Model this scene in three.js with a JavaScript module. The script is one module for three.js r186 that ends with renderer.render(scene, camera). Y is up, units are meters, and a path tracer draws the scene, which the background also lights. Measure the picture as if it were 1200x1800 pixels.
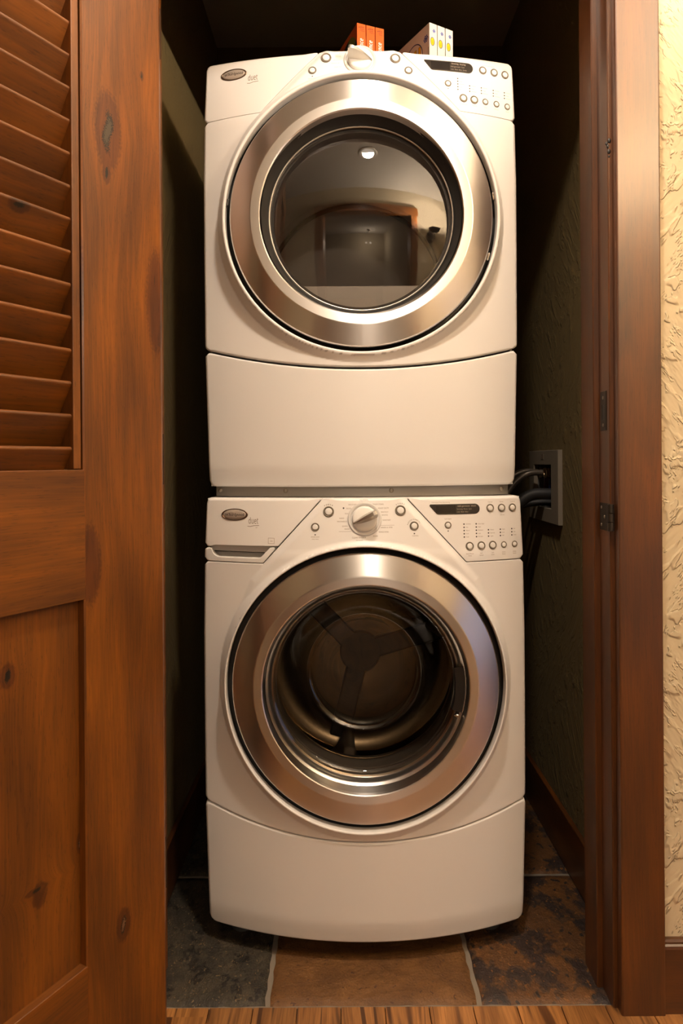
import * as THREE from 'three';
import { mergeGeometries } from 'three/addons/utils/BufferGeometryUtils.js';
import { RoundedBoxGeometry } from 'three/addons/geometries/RoundedBoxGeometry.js';
import { createNoise2D, createNoise3D } from 'simplex-noise';

// ---------------------------------------------------------------- camera, light, exposure
const scene = new THREE.Scene();
const camera = new THREE.PerspectiveCamera(73.74, 1200 / 1800, 0.05, 30);
camera.position.set(0, 1.02, 1.455);
camera.rotation.z = -0.4 * Math.PI / 180;
camera.setViewOffset(1200, 1800, 0, 89, 1200, 1800);          // level camera, lens shifted down
const renderer = new THREE.WebGLRenderer({ antialias: true });
renderer.toneMapping = THREE.LinearToneMapping;
renderer.toneMappingExposure = 0.75;
renderer.shadowMap.enabled = true;
scene.background = new THREE.Color().setRGB(0.60, 0.70, 1.05); // dusk outside the hall window

const WARM = new THREE.Color().setRGB(1.0, 0.82, 0.65);
const lamps = [];
function spot(p, target, cd, angle, pen, size) {
  const l = new THREE.SpotLight(WARM, cd, 0, angle, pen, 2);
  l.position.set(...p); l.target.position.set(...target); l.castShadow = true; l.shadow.radius = size / 0.02;
  l.shadow.mapSize.set(1024, 1024); scene.add(l); scene.add(l.target); lamps.push(l); return l;
}
function bulb(p, cd, size, color = WARM) {
  const l = new THREE.PointLight(color, cd, 0, 2);
  l.position.set(...p); l.castShadow = true; l.shadow.radius = size / 0.02; scene.add(l); lamps.push(l); return l;
}
const CAN = [[0.14, 2.45, 0.72], [1.95, 2.45, 0.78], [-1.35, 2.45, 0.78]];  // the lamps at both hall ends are added for ambient fill
const SCONCE = [1.06, 1.86, 1.37];
const CAN_CD = [10.5, 0.5, 0.3], SCONCE_CD = 38;
CAN.forEach((p, i) => spot([p[0], p[1] - 0.012, p[2]], [p[0], 0, p[2]], CAN_CD[i], 1.30, 0.7, 0.05));
bulb([SCONCE[0], SCONCE[1] + 0.045, SCONCE[2] - 0.11], SCONCE_CD, 0.03);
bulb([0.32, 2.02, 4.02], 3.0, 0.03); bulb([0.46, 2.02, 4.02], 3.0, 0.03);

// ---------------------------------------------------------------- helpers
let seed = 7;
const rnd = () => { seed = (seed * 1664525 + 1013904223) >>> 0; return seed / 4294967296; };
const n2 = createNoise2D(rnd), n3 = createNoise3D(rnd);
const clamp = (v, a = 0, b = 1) => Math.min(b, Math.max(a, v));
const sst = (a, b, t) => { t = clamp((t - a) / (b - a)); return t * t * (3 - 2 * t); };
const lerp = (a, b, t) => a + (b - a) * t;
const taken = {};
function numbered(n) { const k = taken[n] = (taken[n] ?? -1) + 1; return k ? `${n}_${String(k).padStart(3, '0')}` : n; }
function tag(o, label, category, group, kind) {
  if (label) o.userData.label = label;
  if (category) o.userData.category = category;
  if (group) o.userData.group = group;
  if (kind) o.userData.kind = kind;
  return o;
}
function mesh(name, geo, mat, parent = scene) {
  const m = new THREE.Mesh(Array.isArray(geo) ? merge(geo) : geo, mat);
  m.castShadow = m.receiveShadow = true;
  if (parent === scene) m.name = numbered(name);
  else { const c = parent.userData.__n ??= {}; const k = c[name] = (c[name] ?? -1) + 1; m.name = k ? `${name}_${String(k).padStart(3, '0')}` : name; }
  parent.add(m); return m;
}
function thing(name, pos = [0, 0, 0], turn = 0) {
  const g = new THREE.Group(); g.name = numbered(name); g.position.set(...pos); g.rotation.y = turn; scene.add(g); return g;
}
function merge(list) {
  const l = list.map((g) => { g = g.index ? g.toNonIndexed() : g; for (const k of Object.keys(g.attributes)) if (!['position', 'normal', 'uv'].includes(k)) g.deleteAttribute(k); return g; });
  return mergeGeometries(l, false);
}
// box with bevelled edges and uv in metres: v runs along the grain axis
function box(x0, x1, y0, y1, z0, z1, { bevel = 0, grain = 'y', tex = [1, 1], off = null } = {}) {
  const w = x1 - x0, h = y1 - y0, d = z1 - z0;
  const g = bevel ? new RoundedBoxGeometry(w, h, d, 2, Math.min(bevel, w / 2.01, h / 2.01, d / 2.01)) : new THREE.BoxGeometry(w, h, d);
  g.translate((x0 + x1) / 2, (y0 + y1) / 2, (z0 + z1) / 2);
  return metreUV(g, grain, tex, off ?? [rnd() * 3, rnd() * 3]);
}
function metreUV(g, grain = 'y', tex = [1, 1], off = [0, 0]) {
  if (g.index) g = g.toNonIndexed();
  const p = g.attributes.position, n = g.attributes.normal, uv = new Float32Array(p.count * 2);
  for (let t = 0; t < p.count; t += 3) {
    const a = [0, 0, 0];
    for (let k = 0; k < 3; k++) { a[0] += Math.abs(n.getX(t + k)); a[1] += Math.abs(n.getY(t + k)); a[2] += Math.abs(n.getZ(t + k)); }
    const ax = a[0] >= a[1] && a[0] >= a[2] ? 0 : a[1] >= a[2] ? 1 : 2;
    for (let k = 0; k < 3; k++) {
      const c = [p.getX(t + k), p.getY(t + k), p.getZ(t + k)];
      let u, v; const gi = 'xyz'.indexOf(grain);
      if (ax === gi) { u = c[(gi + 1) % 3]; v = c[(gi + 2) % 3]; } else { v = c[gi]; u = c[3 - gi - ax]; }
      uv[(t + k) * 2] = (u + off[0]) / tex[0]; uv[(t + k) * 2 + 1] = (v + off[1]) / tex[1];
    }
  }
  g.setAttribute('uv', new THREE.BufferAttribute(uv, 2)); return g;
}
// lathe around z: profile of [r, z]
function lathe(prof, seg = 96, a0 = 0, len = Math.PI * 2) {
  const g = new THREE.LatheGeometry(prof.map(([r, z]) => new THREE.Vector2(Math.max(r, 1e-5), z)), seg, a0, len);
  g.rotateX(Math.PI / 2); return g;                                           // y -> z
}
function smoothProf(pts, n = 40) {
  const c = new THREE.CatmullRomCurve3(pts.map(([r, z]) => new THREE.Vector3(r, z, 0)), false, 'centripetal');
  return c.getPoints(n).map((p) => [p.x, p.y]);
}
function tube(pts, r, seg = 40, rs = 12) { return new THREE.TubeGeometry(new THREE.CatmullRomCurve3(pts.map((p) => new THREE.Vector3(...p))), seg, r, rs, false); }
function dataTex(w, h, fn, { srgb = true, rep = true } = {}) {
  const d = new Uint8Array(w * h * 4);
  for (let j = 0; j < h; j++) for (let i = 0; i < w; i++) {
    const c = fn(i, j), k = (j * w + i) * 4;
    d[k] = clamp(c[0], 0, 255); d[k + 1] = clamp(c[1], 0, 255); d[k + 2] = clamp(c[2], 0, 255); d[k + 3] = 255;
  }
  const t = new THREE.DataTexture(d, w, h); t.magFilter = THREE.LinearFilter; t.minFilter = THREE.LinearMipmapLinearFilter;
  if (rep) t.wrapS = t.wrapT = rep === 'mirror' ? THREE.MirroredRepeatWrapping : THREE.RepeatWrapping;
  if (srgb) t.colorSpace = THREE.SRGBColorSpace; t.needsUpdate = true; return t;
}
function canvasTex(w, h, draw) {
  const c = document.createElement('canvas'); c.width = w; c.height = h; draw(c.getContext('2d'), w, h);
  const t = new THREE.CanvasTexture(c); t.colorSpace = THREE.SRGBColorSpace; return t;
}
const S = (o) => new THREE.MeshStandardMaterial(o), P = (o) => new THREE.MeshPhysicalMaterial(o);
const lin = (r, g, b) => new THREE.Color().setRGB(r, g, b);

// ---------------------------------------------------------------- wood and other surface textures
// stained knotty wood, W x H metres, v along the grain; knots: [x, y, rx, ry, kind]
function woodTex(pw, ph, W, H, salt, knots = [], dark = [60, 30, 2], light = [150, 85, 8]) {
  const KC = { 1: [66, 57, 45], 2: [20, 14, 10], 3: [108, 82, 60] };
  return dataTex(pw, ph, (i, j) => {
    const x = i / pw * W, y = j / ph * H;
    let u = x, kn = 0, core = null;
    for (const [kx, ky, rx, ry, kind] of knots) {
      const dx = x - kx, dy = y - ky, q = Math.hypot(dx / rx, dy / ry);
      u -= dx / (Math.abs(dx) + rx) * rx * 1.3 * Math.exp(-Math.abs(dy) / (ry * 1.6)) * Math.exp(-Math.abs(dx) / (rx * 3));
      const wob = n2(x * 160 + salt, y * 120) * 0.16;
      kn = Math.max(kn, sst(1.2, 0.85, q + wob * 0.6) * 0.75);
      const qc = Math.hypot((dx + Math.sin(dy * 90) * rx * 0.15) / (rx * 0.33), dy / (ry * 0.5)) + n2(x * 420, y * 300 + salt) * 0.32;
      if (kind && qc < 1.0) core = qc > 0.7 ? [24, 17, 11] : KC[kind];
    }
    const period = (f) => f;
    const band = n2(u * 7 + salt * 3.1, y * 0.55 + salt) * 1.4 + n2(u * 18 + salt, y * 1.1) * 0.5;
    const ring = Math.sin((u * 24 + band * 2.6) * 6.283);
    let t = 0.52 + 0.045 * ring + 0.22 * n2(u * 9 + salt, y * 2.3 + 5) + 0.05 * n2(u * 26 + salt, y * 5.1) + 0.07 * n2(u * 60, y * 3.3 + salt) + 0.09 * n2(u * 240 + salt, y * 9);
    const pore = n2(u * 620 + salt * 5, y * 26);
    if (pore > 0.62) t -= (pore - 0.62) * 0.9;
    const red = kn * 0.45;
    t = clamp(t - kn * 0.42, -0.25, 1.2);
    let c = [lerp(dark[0], light[0], t), lerp(dark[1], light[1], t), lerp(dark[2], light[2], t)];
    c = [c[0] * (1 - red * 0.06), c[1] * (1 - red * 0.30), c[2] * (1 - red * 0.25)];
    return core ?? c;
  }, { rep: 'mirror' });
}
const stileTex = woodTex(256, 2048, 0.19, 2.05, 1.7, [[0.124, 1.555, 0.026, 0.062, 1], [0.127, 1.487, 0.008, 0.018, 2], [0.103, 0.262, 0.014, 0.026, 3], [0.02, 1.30, 0.022, 0.085, 0], [0.165, 0.86, 0.02, 0.06, 0], [0.05, 1.68, 0.004, 0.008, 2]]);
const panelTex = woodTex(512, 1024, 0.60, 0.70, 4.2, [[0.126, 0.515, 0.012, 0.018, 2], [0.077, 0.180, 0.012, 0.018, 0], [0.082, 0.190, 0.020, 0.005, 2], [0.006, 0.222, 0.006, 0.016, 3], [0.42, 0.33, 0.02, 0.03, 2]]);
const woodA = woodTex(512, 2048, 0.5, 2.0, 9.3, [[0.31, 1.2, 0.02, 0.05, 0]]);
const slatTex = woodTex(512, 1024, 0.6, 1.2, 12.9, [[0.16, 0.85, 0.012, 0.016, 2], [0.43, 0.3, 0.01, 0.016, 2]]);
const WOODA = [0.5, 2.0];
const lacquer = { roughness: 0.5, clearcoat: 0.36, clearcoatRoughness: 0.25 };
const M = {
  stile: P({ map: stileTex, ...lacquer }), doorPanel: P({ map: panelTex, ...lacquer }), wood: P({ map: woodA, ...lacquer }), slat: P({ map: slatTex, ...lacquer }),
  trimDark: P({ map: woodA, color: lin(0.54, 0.50, 0.15), roughness: 0.5, clearcoat: 0.75, clearcoatRoughness: 0.3 }),
  enamel: S({ color: lin(0.80, 0.79, 0.77), roughness: 0.36 }),
  whitePlastic: S({ color: lin(0.78, 0.77, 0.74), roughness: 0.34 }),
  steel: P({ color: lin(0.70, 0.67, 0.64), metalness: 1, roughness: 0.29, anisotropy: 0.85 }),
  steelPlain: S({ color: lin(0.55, 0.53, 0.50), metalness: 1, roughness: 0.28 }),
  chrome: S({ color: lin(0.66, 0.64, 0.60), metalness: 1, roughness: 0.14 }),
  satin: S({ color: lin(0.50, 0.47, 0.42), metalness: 0.85, roughness: 0.34 }),
  grey: S({ color: lin(0.16, 0.155, 0.15), roughness: 0.5 }),
  dark: S({ color: lin(0.02, 0.019, 0.018), roughness: 0.45 }),
  buttonRing: S({ color: lin(0.15, 0.125, 0.09), roughness: 0.4 }),  // beige-grey rings, darkened in colour to hold the shading in the button wells
  rubber: S({ color: lin(0.045, 0.044, 0.043), roughness: 0.55 }),
  black: S({ color: lin(0.008, 0.008, 0.008), roughness: 0.35 }),
  bronze: S({ color: lin(0.035, 0.028, 0.022), metalness: 0.6, roughness: 0.42 }),
  screw: S({ color: lin(0.25, 0.22, 0.18), metalness: 0.9, roughness: 0.35 }),
  smoked: P({ color: lin(0.78, 0.75, 0.72), transmission: 1, thickness: 0, roughness: 0.0, ior: 1.75, specularIntensity: 1 }),
  bowl: P({ color: lin(0.55, 0.50, 0.44), transmission: 1, thickness: 0, roughness: 0.0, ior: 1.6, side: THREE.DoubleSide }),
  display: S({ color: lin(0.02, 0.019, 0.017), roughness: 0.22 }),
  grout: S({ color: lin(0.19, 0.16, 0.125), roughness: 0.95 }),
  base: S({ color: lin(0.10, 0.08, 0.06), roughness: 0.95 }),
  ceiling: S({ color: lin(0.36, 0.33, 0.28), roughness: 0.95 }),
  iron: S({ color: lin(0.03, 0.024, 0.02), metalness: 0.5, roughness: 0.5 }),
  glow: S({ color: 0x111111, emissive: WARM, emissiveIntensity: 5 }),
  plate: S({ color: lin(0.30, 0.29, 0.275), roughness: 0.5 }),
};
// trowelled plaster: flat islands whose ragged edges stand a millimetre proud
const plasterBump = dataTex(1024, 1024, (i, j) => {
  const x = i / 1024, y = j / 1024, T = Math.PI * 2;
  const cx = Math.cos(x * T), sx = Math.sin(x * T), cy = Math.cos(y * T), sy = Math.sin(y * T);
  const f = (k, s) => n3(cx * k + s + cy * k * 0.7, sx * k + sy * k * 0.7 + s * 2, (cy + sx) * k * 0.4 + s);
  const w = f(4.2, 1) * 0.5;
  const a = f(1.9 + w * 0.12, 3) + 0.45 * f(4.5, 5) + 0.28 * f(11, 7);
  const b = f(2.6, 9) + 0.5 * f(7, 11) + 0.2 * f(16, 4);
  const m = sst(-0.05, 0.45, f(2.2, 13) + 0.4 * f(5, 15)), m2 = sst(0.0, 0.4, f(2.7, 17));
  let h = 0.10 * sst(-0.3, 0.3, a) + 0.30 * sst(-0.02, 0.03, a) * m + 0.28 * sst(0.2, 0.25, b) * m2 + 0.22 * sst(0.25, 0.45, f(20, 8)) * sst(0.25, 0.6, f(3.1, 19)) + 0.03 * f(9, 6);
  const v = 255 * clamp(0.15 + h); return [v, v, v];
}, { srgb: false });
const PL = 0.62;
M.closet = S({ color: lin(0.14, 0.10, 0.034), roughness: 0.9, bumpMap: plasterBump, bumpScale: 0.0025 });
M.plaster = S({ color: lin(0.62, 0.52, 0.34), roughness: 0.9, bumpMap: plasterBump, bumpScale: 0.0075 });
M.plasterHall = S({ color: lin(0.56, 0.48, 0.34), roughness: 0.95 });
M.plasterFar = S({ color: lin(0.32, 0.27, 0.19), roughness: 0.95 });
const wallBox = (...a) => box(...a, { tex: [PL, PL], off: [0.13, 0.21] });

// ---------------------------------------------------------------- setting: floor
const OPEN_L = -0.370, OPEN_R = 0.498, HEAD = 2.035;
const floor = mesh('floor', [box(-2.0, 2.8, -0.12, -0.012, -0.95, 1.52), box(-2.0, 1.12, -0.12, -0.012, 1.52, 4.7)], M.base); tag(floor, 'slate tile in the closet meeting a wood plank hall floor', null, null, 'structure');
mesh('grout_bed', [box(-0.43, 0.575, -0.012, -0.0035, -0.95, 0.1785)], M.grout, floor);
// slate tiles: each its own stone, split face with rounded uneven edges
function slateTex(salt, kind) {
  return dataTex(512, 512, (i, j) => {
    const x = i / 512 * 0.4, y = j / 512 * 0.4;
    const f = (k, s) => n2(x * k + s + salt * 7, y * k - s);
    const a = f(9, 1) + 0.6 * f(24, 2) + 0.35 * f(60, 3), g = f(160, 4) * 0.5 + f(300, 5) * 0.5;
    let c;
    if (kind === 'grey') {
      c = [74 + a * 14 + g * 10, 68 + a * 12 + g * 9, 56 + a * 9 + g * 8];
      if (f(14, 7) + 0.5 * f(50, 8) > 0.55) c = [c[0] * 0.6, c[1] * 0.58, c[2] * 0.58];
      const sp = f(120, 9) + 0.5 * f(30, 10); if (sp > 0.95) c = [150, 132, 98]; else if (sp > 0.85) c = [118, 92, 56];
    } else if (kind === 'rust') {
      c = [136 + a * 15 + g * 9, 94 + a * 12 + g * 8, 48 + a * 8 + g * 6];
      if (f(40, 7) + 0.6 * f(110, 8) > 1.05) c = [96, 58, 30];
      if (Math.abs(f(26, 11) + f(70, 12) * 0.3) < 0.02) c = [c[0] * 0.84, c[1] * 0.82, c[2] * 0.8];
      if (f(150, 9) > 0.93) c = [190, 140, 80];
    } else {
      const m = f(8, 13) + 0.55 * f(22, 14) + 0.3 * f(65, 15);
      c = m > 0.1 ? [124 + g * 16 + a * 10, 84 + g * 11 + a * 6, 44 + g * 8] : m > -0.35 ? [92 + g * 14 + a * 8, 66 + g * 10 + a * 6, 46 + g * 8] : [66 + g * 12, 50 + g * 9, 44 + g * 8];
      if (f(36, 16) + 0.5 * f(90, 17) > 0.85) c = [150 + g * 16, 102, 50];
      if (f(28, 18) > 0.72) c = [58, 48, 44];
    }
    return c;
  }, { rep: false });
}
const slateBump = dataTex(512, 512, (i, j) => { const x = i / 512, y = j / 512; const v = 128 + 46 * n2(x * 5, y * 5) + 34 * n2(x * 16 + 3, y * 16) + 22 * n2(x * 50, y * 50 + 9) + 14 * n2(x * 120, y * 120); return [v, v, v]; }, { srgb: false });
const slate = { grey: [], rust: [], mixed: [] };
for (const k of Object.keys(slate)) for (let i = 0; i < (k === 'mixed' ? 2 : 1); i++) slate[k].push(S({ map: slateTex(i * 3.7 + k.length, k), bumpMap: slateBump, color: lin(0.5, 0.48, 0.46), bumpScale: 0.004, roughness: 0.62 }));
function slab(x0, x1, z0, z1, mat, y = 0) {
  const nx = 18, nz = 18, w = x1 - x0, d = z1 - z0, pos = [], uv = [], idx = [];
  const edge = (u) => n2(u * 30 + x0 * 9, z0 * 7) * 0.0018;
  for (let j = 0; j <= nz; j++) for (let i = 0; i <= nx; i++) {
    const a = i / nx, b = j / nz;
    let x = x0 + a * w, z = z0 + b * d;
    if (i === 0 || i === nx) x += edge(z) * (i ? -1 : 1) + (i ? -0.0008 : 0.0008);
    if (j === 0 || j === nz) z += edge(x) * (j ? -1 : 1) + (j ? -0.0008 : 0.0008);
    const rim = i === 0 || i === nx || j === 0 || j === nz;
    pos.push(x, y + (rim ? -0.0025 : n2(x * 14, z * 14) * 0.0008), z); uv.push(a, b);
  }
  for (let j = 0; j < nz; j++) for (let i = 0; i < nx; i++) { const k = j * (nx + 1) + i; idx.push(k, k + nx + 1, k + 1, k + 1, k + nx + 1, k + nx + 2); }
  const ring = [];
  for (let i = 0; i < nx; i++) ring.push(i); for (let j = 0; j < nz; j++) ring.push(j * (nx + 1) + nx);
  for (let i = nx; i > 0; i--) ring.push(nz * (nx + 1) + i); for (let j = nz; j > 0; j--) ring.push(j * (nx + 1));
  const b0 = pos.length / 3; for (const k of ring) { pos.push(pos[k * 3], -0.011, pos[k * 3 + 2]); uv.push(uv[k * 2], uv[k * 2 + 1]); }
  for (let i = 0; i < ring.length; i++) { const a = ring[i], b = ring[(i + 1) % ring.length], c = b0 + i, e = b0 + (i + 1) % ring.length; idx.push(a, b, c, b, e, c); }
  const g = new THREE.BufferGeometry(); g.setAttribute('position', new THREE.Float32BufferAttribute(pos, 3)); g.setAttribute('uv', new THREE.Float32BufferAttribute(uv, 2)); g.setIndex(idx); g.computeVertexNormals();
  return mesh('tile', g, mat, floor);
}
const TX = [-0.43, -0.147, 0.253, 0.572], TZ = [0.1735, -0.228, -0.63, -0.93];
for (let r = 0; r < 3; r++) for (let c = 0; c < 3; c++) {
  const kind = r === 0 ? ['grey', 'rust', 'mixed'][c] : ['mixed', 'grey', 'mixed'][(c + r) % 3];
  slab(TX[c] + (c ? 0.004 : 0), TX[c + 1] - 0.004, TZ[r + 1] + 0.004, TZ[r] - (r ? 0.004 : 0), slate[kind][kind === 'mixed' && r ? 1 : 0]);
}
// hall planks run towards the closet
const plankTex = dataTex(512, 1024, (i, j) => {
  const x = i / 512 * 0.3, y = j / 1024 * 1.2;
  const wv = n2(x * 9, y * 1.3) * 0.02;
  const t = 0.5 + 0.28 * n2((x + wv) * 34, y * 2.2) + 0.22 * n2((x + wv) * 150, y * 6) + 0.14 * n2(x * 420, y * 18);
  const dk = sst(0.45, 0.75, n2((x + wv) * 46 + 8, y * 1.6 + 3));
  return [lerp(112, 190, t) * (1 - dk * 0.45), lerp(70, 130, t) * (1 - dk * 0.5), lerp(34, 72, t) * (1 - dk * 0.5)];
});
const plankM = [1.05, 0.9, 0.72, 0.97].map((k) => S({ map: plankTex, color: lin(k * 0.96, k * 1.0, k * 1.0), roughness: 0.42 }));
const PW = 0.082; let px = -0.50;
for (let i = 0; i < 15; i++) {
  const x1 = px + PW, g = box(px + 0.0006, x1 - 0.0006, -0.011, 0.001, 0.1795, 0.76 + (i % 3) * 0.21, { bevel: 0.0014, grain: 'z', tex: [0.3, 1.2] });
  mesh('plank', g, plankM[(i * 7 + (i >> 1)) % 4], floor); px = x1;
}
mesh('floorboards', [box(-2.0, -0.5005, -0.011, 0, 0.1795, 4.7, { grain: 'z', tex: [0.3, 1.2] }), box(px + 0.0005, 2.8, -0.011, 0, 0.1795, 1.52, { grain: 'z', tex: [0.3, 1.2] }), box(-0.50, px, -0.0115, -0.0005, 1.2, 4.7, { grain: 'z', tex: [0.3, 1.2] })], plankM[1], floor);

// ---------------------------------------------------------------- setting: walls and ceiling
const FZ0 = 0.070, FZ1 = 0.188;                                             // closet front wall
const st = (o, label) => tag(o, label, null, null, 'structure');
st(mesh('wall_front', [wallBox(OPEN_R + 0.019, 2.7, 0, 2.45, FZ0, FZ1), wallBox(-1.95, OPEN_L - 0.019, 0, 2.45, FZ0, FZ1), wallBox(OPEN_L - 0.019, OPEN_R + 0.019, HEAD + 0.019, 2.45, FZ0, FZ1)], M.plaster), 'cream trowelled plaster wall around the closet opening');
const WR = 0.565, OB = { z0: -0.515, z1: -0.345, y0: 0.885, y1: 1.012 };        // outlet box hole in the right closet wall
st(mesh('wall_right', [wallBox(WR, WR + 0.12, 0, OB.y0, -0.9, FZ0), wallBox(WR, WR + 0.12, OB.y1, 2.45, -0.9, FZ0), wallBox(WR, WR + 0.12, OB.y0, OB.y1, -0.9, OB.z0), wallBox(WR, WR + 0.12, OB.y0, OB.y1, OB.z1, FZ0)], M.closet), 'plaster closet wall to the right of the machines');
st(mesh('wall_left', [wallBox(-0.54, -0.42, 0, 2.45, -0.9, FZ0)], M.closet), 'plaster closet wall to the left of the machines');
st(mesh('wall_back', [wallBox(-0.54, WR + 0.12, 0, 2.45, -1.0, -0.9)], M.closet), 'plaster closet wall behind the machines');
st(mesh('ceiling', [box(-2.0, 2.8, 2.45, 2.55, -1.0, 1.52), box(-2.0, 1.12, 2.45, 2.55, 1.52, 4.75)], M.ceiling), 'plain cream ceiling of hall and closet');
// hall: opposite wall with the doorway the picture is taken from, ends, far room
const DW = { x0: -0.42, x1: 0.76, h: 2.08, z0: 1.40, z1: 1.52 };
st(mesh('wall_opposite', [wallBox(-1.95, DW.x0, 0, 2.45, DW.z0, DW.z1), wallBox(DW.x1, 1.30, 0, 2.45, DW.z0, DW.z1), wallBox(2.20, 2.7, 0, 2.45, DW.z0, DW.z1), wallBox(1.30, 2.20, 0, 0.12, DW.z0, DW.z1), wallBox(1.30, 2.20, 1.06, 2.45, DW.z0, DW.z1), wallBox(DW.x0, DW.x1, DW.h, 2.45, DW.z0, DW.z1)], M.plasterHall), 'cream hall wall facing the closet, with a wide doorway');
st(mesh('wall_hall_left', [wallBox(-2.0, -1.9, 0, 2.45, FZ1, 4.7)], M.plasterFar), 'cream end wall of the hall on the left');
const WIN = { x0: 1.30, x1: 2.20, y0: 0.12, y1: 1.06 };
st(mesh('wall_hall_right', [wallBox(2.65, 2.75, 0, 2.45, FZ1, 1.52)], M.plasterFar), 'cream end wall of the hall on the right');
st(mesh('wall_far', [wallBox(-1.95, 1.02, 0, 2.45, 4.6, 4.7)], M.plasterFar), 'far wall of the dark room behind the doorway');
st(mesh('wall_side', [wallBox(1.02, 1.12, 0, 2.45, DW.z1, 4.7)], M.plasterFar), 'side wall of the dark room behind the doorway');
const win = st(mesh('window_1', [box(WIN.x0, WIN.x1, WIN.y0, WIN.y0 + 0.05, 1.38, 1.46, { bevel: 0.004, grain: 'x', tex: WOODA }), box(WIN.x0, WIN.x1, WIN.y1 - 0.05, WIN.y1, 1.38, 1.46, { bevel: 0.004, grain: 'x', tex: WOODA }), box(WIN.x0, WIN.x0 + 0.05, WIN.y0 + 0.05, WIN.y1 - 0.05, 1.38, 1.46, { bevel: 0.004, tex: WOODA }), box(WIN.x1 - 0.05, WIN.x1, WIN.y0 + 0.05, WIN.y1 - 0.05, 1.38, 1.46, { bevel: 0.004, tex: WOODA })], M.wood), 'low wood framed hall window at dusk');
mesh('pane', box(WIN.x0 + 0.05, WIN.x1 - 0.05, WIN.y0 + 0.05, WIN.y1 - 0.05, 1.418, 1.422), P({ color: 0xffffff, transmission: 1, thickness: 0, roughness: 0 }), win);
// doorway casing opposite
st(mesh('trim_3', [box(DW.x0 - 0.09, DW.x0, 0, DW.h + 0.10, DW.z0 - 0.02, DW.z0, { bevel: 0.003, tex: WOODA }), box(DW.x1, DW.x1 + 0.09, 0, DW.h + 0.10, DW.z0 - 0.02, DW.z0, { bevel: 0.003, tex: WOODA }), box(DW.x0 - 0.11, DW.x1 + 0.11, DW.h, DW.h + 0.11, DW.z0 - 0.025, DW.z0 - 0.001, { bevel: 0.003, grain: 'x', tex: WOODA }),
  box(DW.x0 - 0.001, DW.x0 + 0.012, 0, DW.h, DW.z0, DW.z1, { tex: WOODA }), box(DW.x1 - 0.012, DW.x1 + 0.001, 0, DW.h, DW.z0, DW.z1, { tex: WOODA }), box(DW.x0, DW.x1, DW.h - 0.012, DW.h, DW.z0, DW.z1, { grain: 'x', tex: WOODA })], M.wood), 'stained wood casing of the doorway opposite');

// closet opening: jamb, stop and casing, left, right and head
function prism(outline, y0, y1, off) {                                       // vertical board from a plan outline of [x, z]
  const s = new THREE.Shape(outline.map(([x, z]) => new THREE.Vector2(x, -z)));
  const g = new THREE.ExtrudeGeometry(s, { depth: y1 - y0, bevelEnabled: false }); g.rotateX(-Math.PI / 2); g.translate(0, y0, 0);
  return metreUV(g, 'y', WOODA, off);
}
const jambOutline = (e, s) => { // e: face x, s: +1 for the right side
  const r = 0.0018, x = (d) => e + s * d;
  return [[x(0.019), FZ0], [x(-0.011 + r), FZ0], [x(-0.011), FZ0 + r], [x(-0.011), 0.136 - r], [x(-0.011 + r), 0.136], [x(0), 0.136], [x(0), FZ1 - 0.001 - r], [x(r), FZ1 - 0.001], [x(0.019), FZ1 - 0.001]];
};
const casingOutline = (e, s) => {
  const x = (d) => e + s * d, r = 0.003;
  return [[x(0), FZ1], [x(0), 0.206 - r], [x(r * 0.3), 0.206 - r * 0.3], [x(r), 0.206], [x(0.081 - r), 0.206], [x(0.081 - r * 0.3), 0.206 - r * 0.3], [x(0.081), 0.206 - r], [x(0.081), FZ1]];
};
const trimR = st(mesh('trim_1', [prism(jambOutline(OPEN_R, 1), 0, HEAD, [0.05, 0])], M.trimDark), 'stained wood door jamb with stop on the right of the opening');
const casR = mesh('casing', prism(casingOutline(OPEN_R + 0.008, 1), 0, HEAD + 0.008, [-0.32, 0.3]), M.trimDark, trimR);
const trimL = st(mesh('trim_2', [prism(jambOutline(OPEN_L, -1), 0, HEAD, [0.3, 0.7])], M.wood), 'stained wood door jamb behind the louvered door');
mesh('casing', prism(casingOutline(OPEN_L - 0.008, -1), 0, HEAD + 0.008, [0.1, 0.9]), M.wood, trimL);
const head = st(mesh('trim_4', [box(OPEN_L - 0.019, OPEN_R + 0.019, HEAD, HEAD + 0.019, FZ0, FZ1 - 0.001, { bevel: 0.0015, grain: 'x', tex: WOODA }), box(OPEN_L, OPEN_R, HEAD - 0.011, HEAD, FZ0, 0.136, { bevel: 0.0015, grain: 'x', tex: WOODA })], M.wood), 'stained wood head jamb above the opening');
mesh('casing', box(OPEN_L - 0.089, OPEN_R + 0.089, HEAD + 0.008, HEAD + 0.10, FZ1, 0.207, { bevel: 0.003, grain: 'x', tex: WOODA }), M.wood, head);
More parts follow.
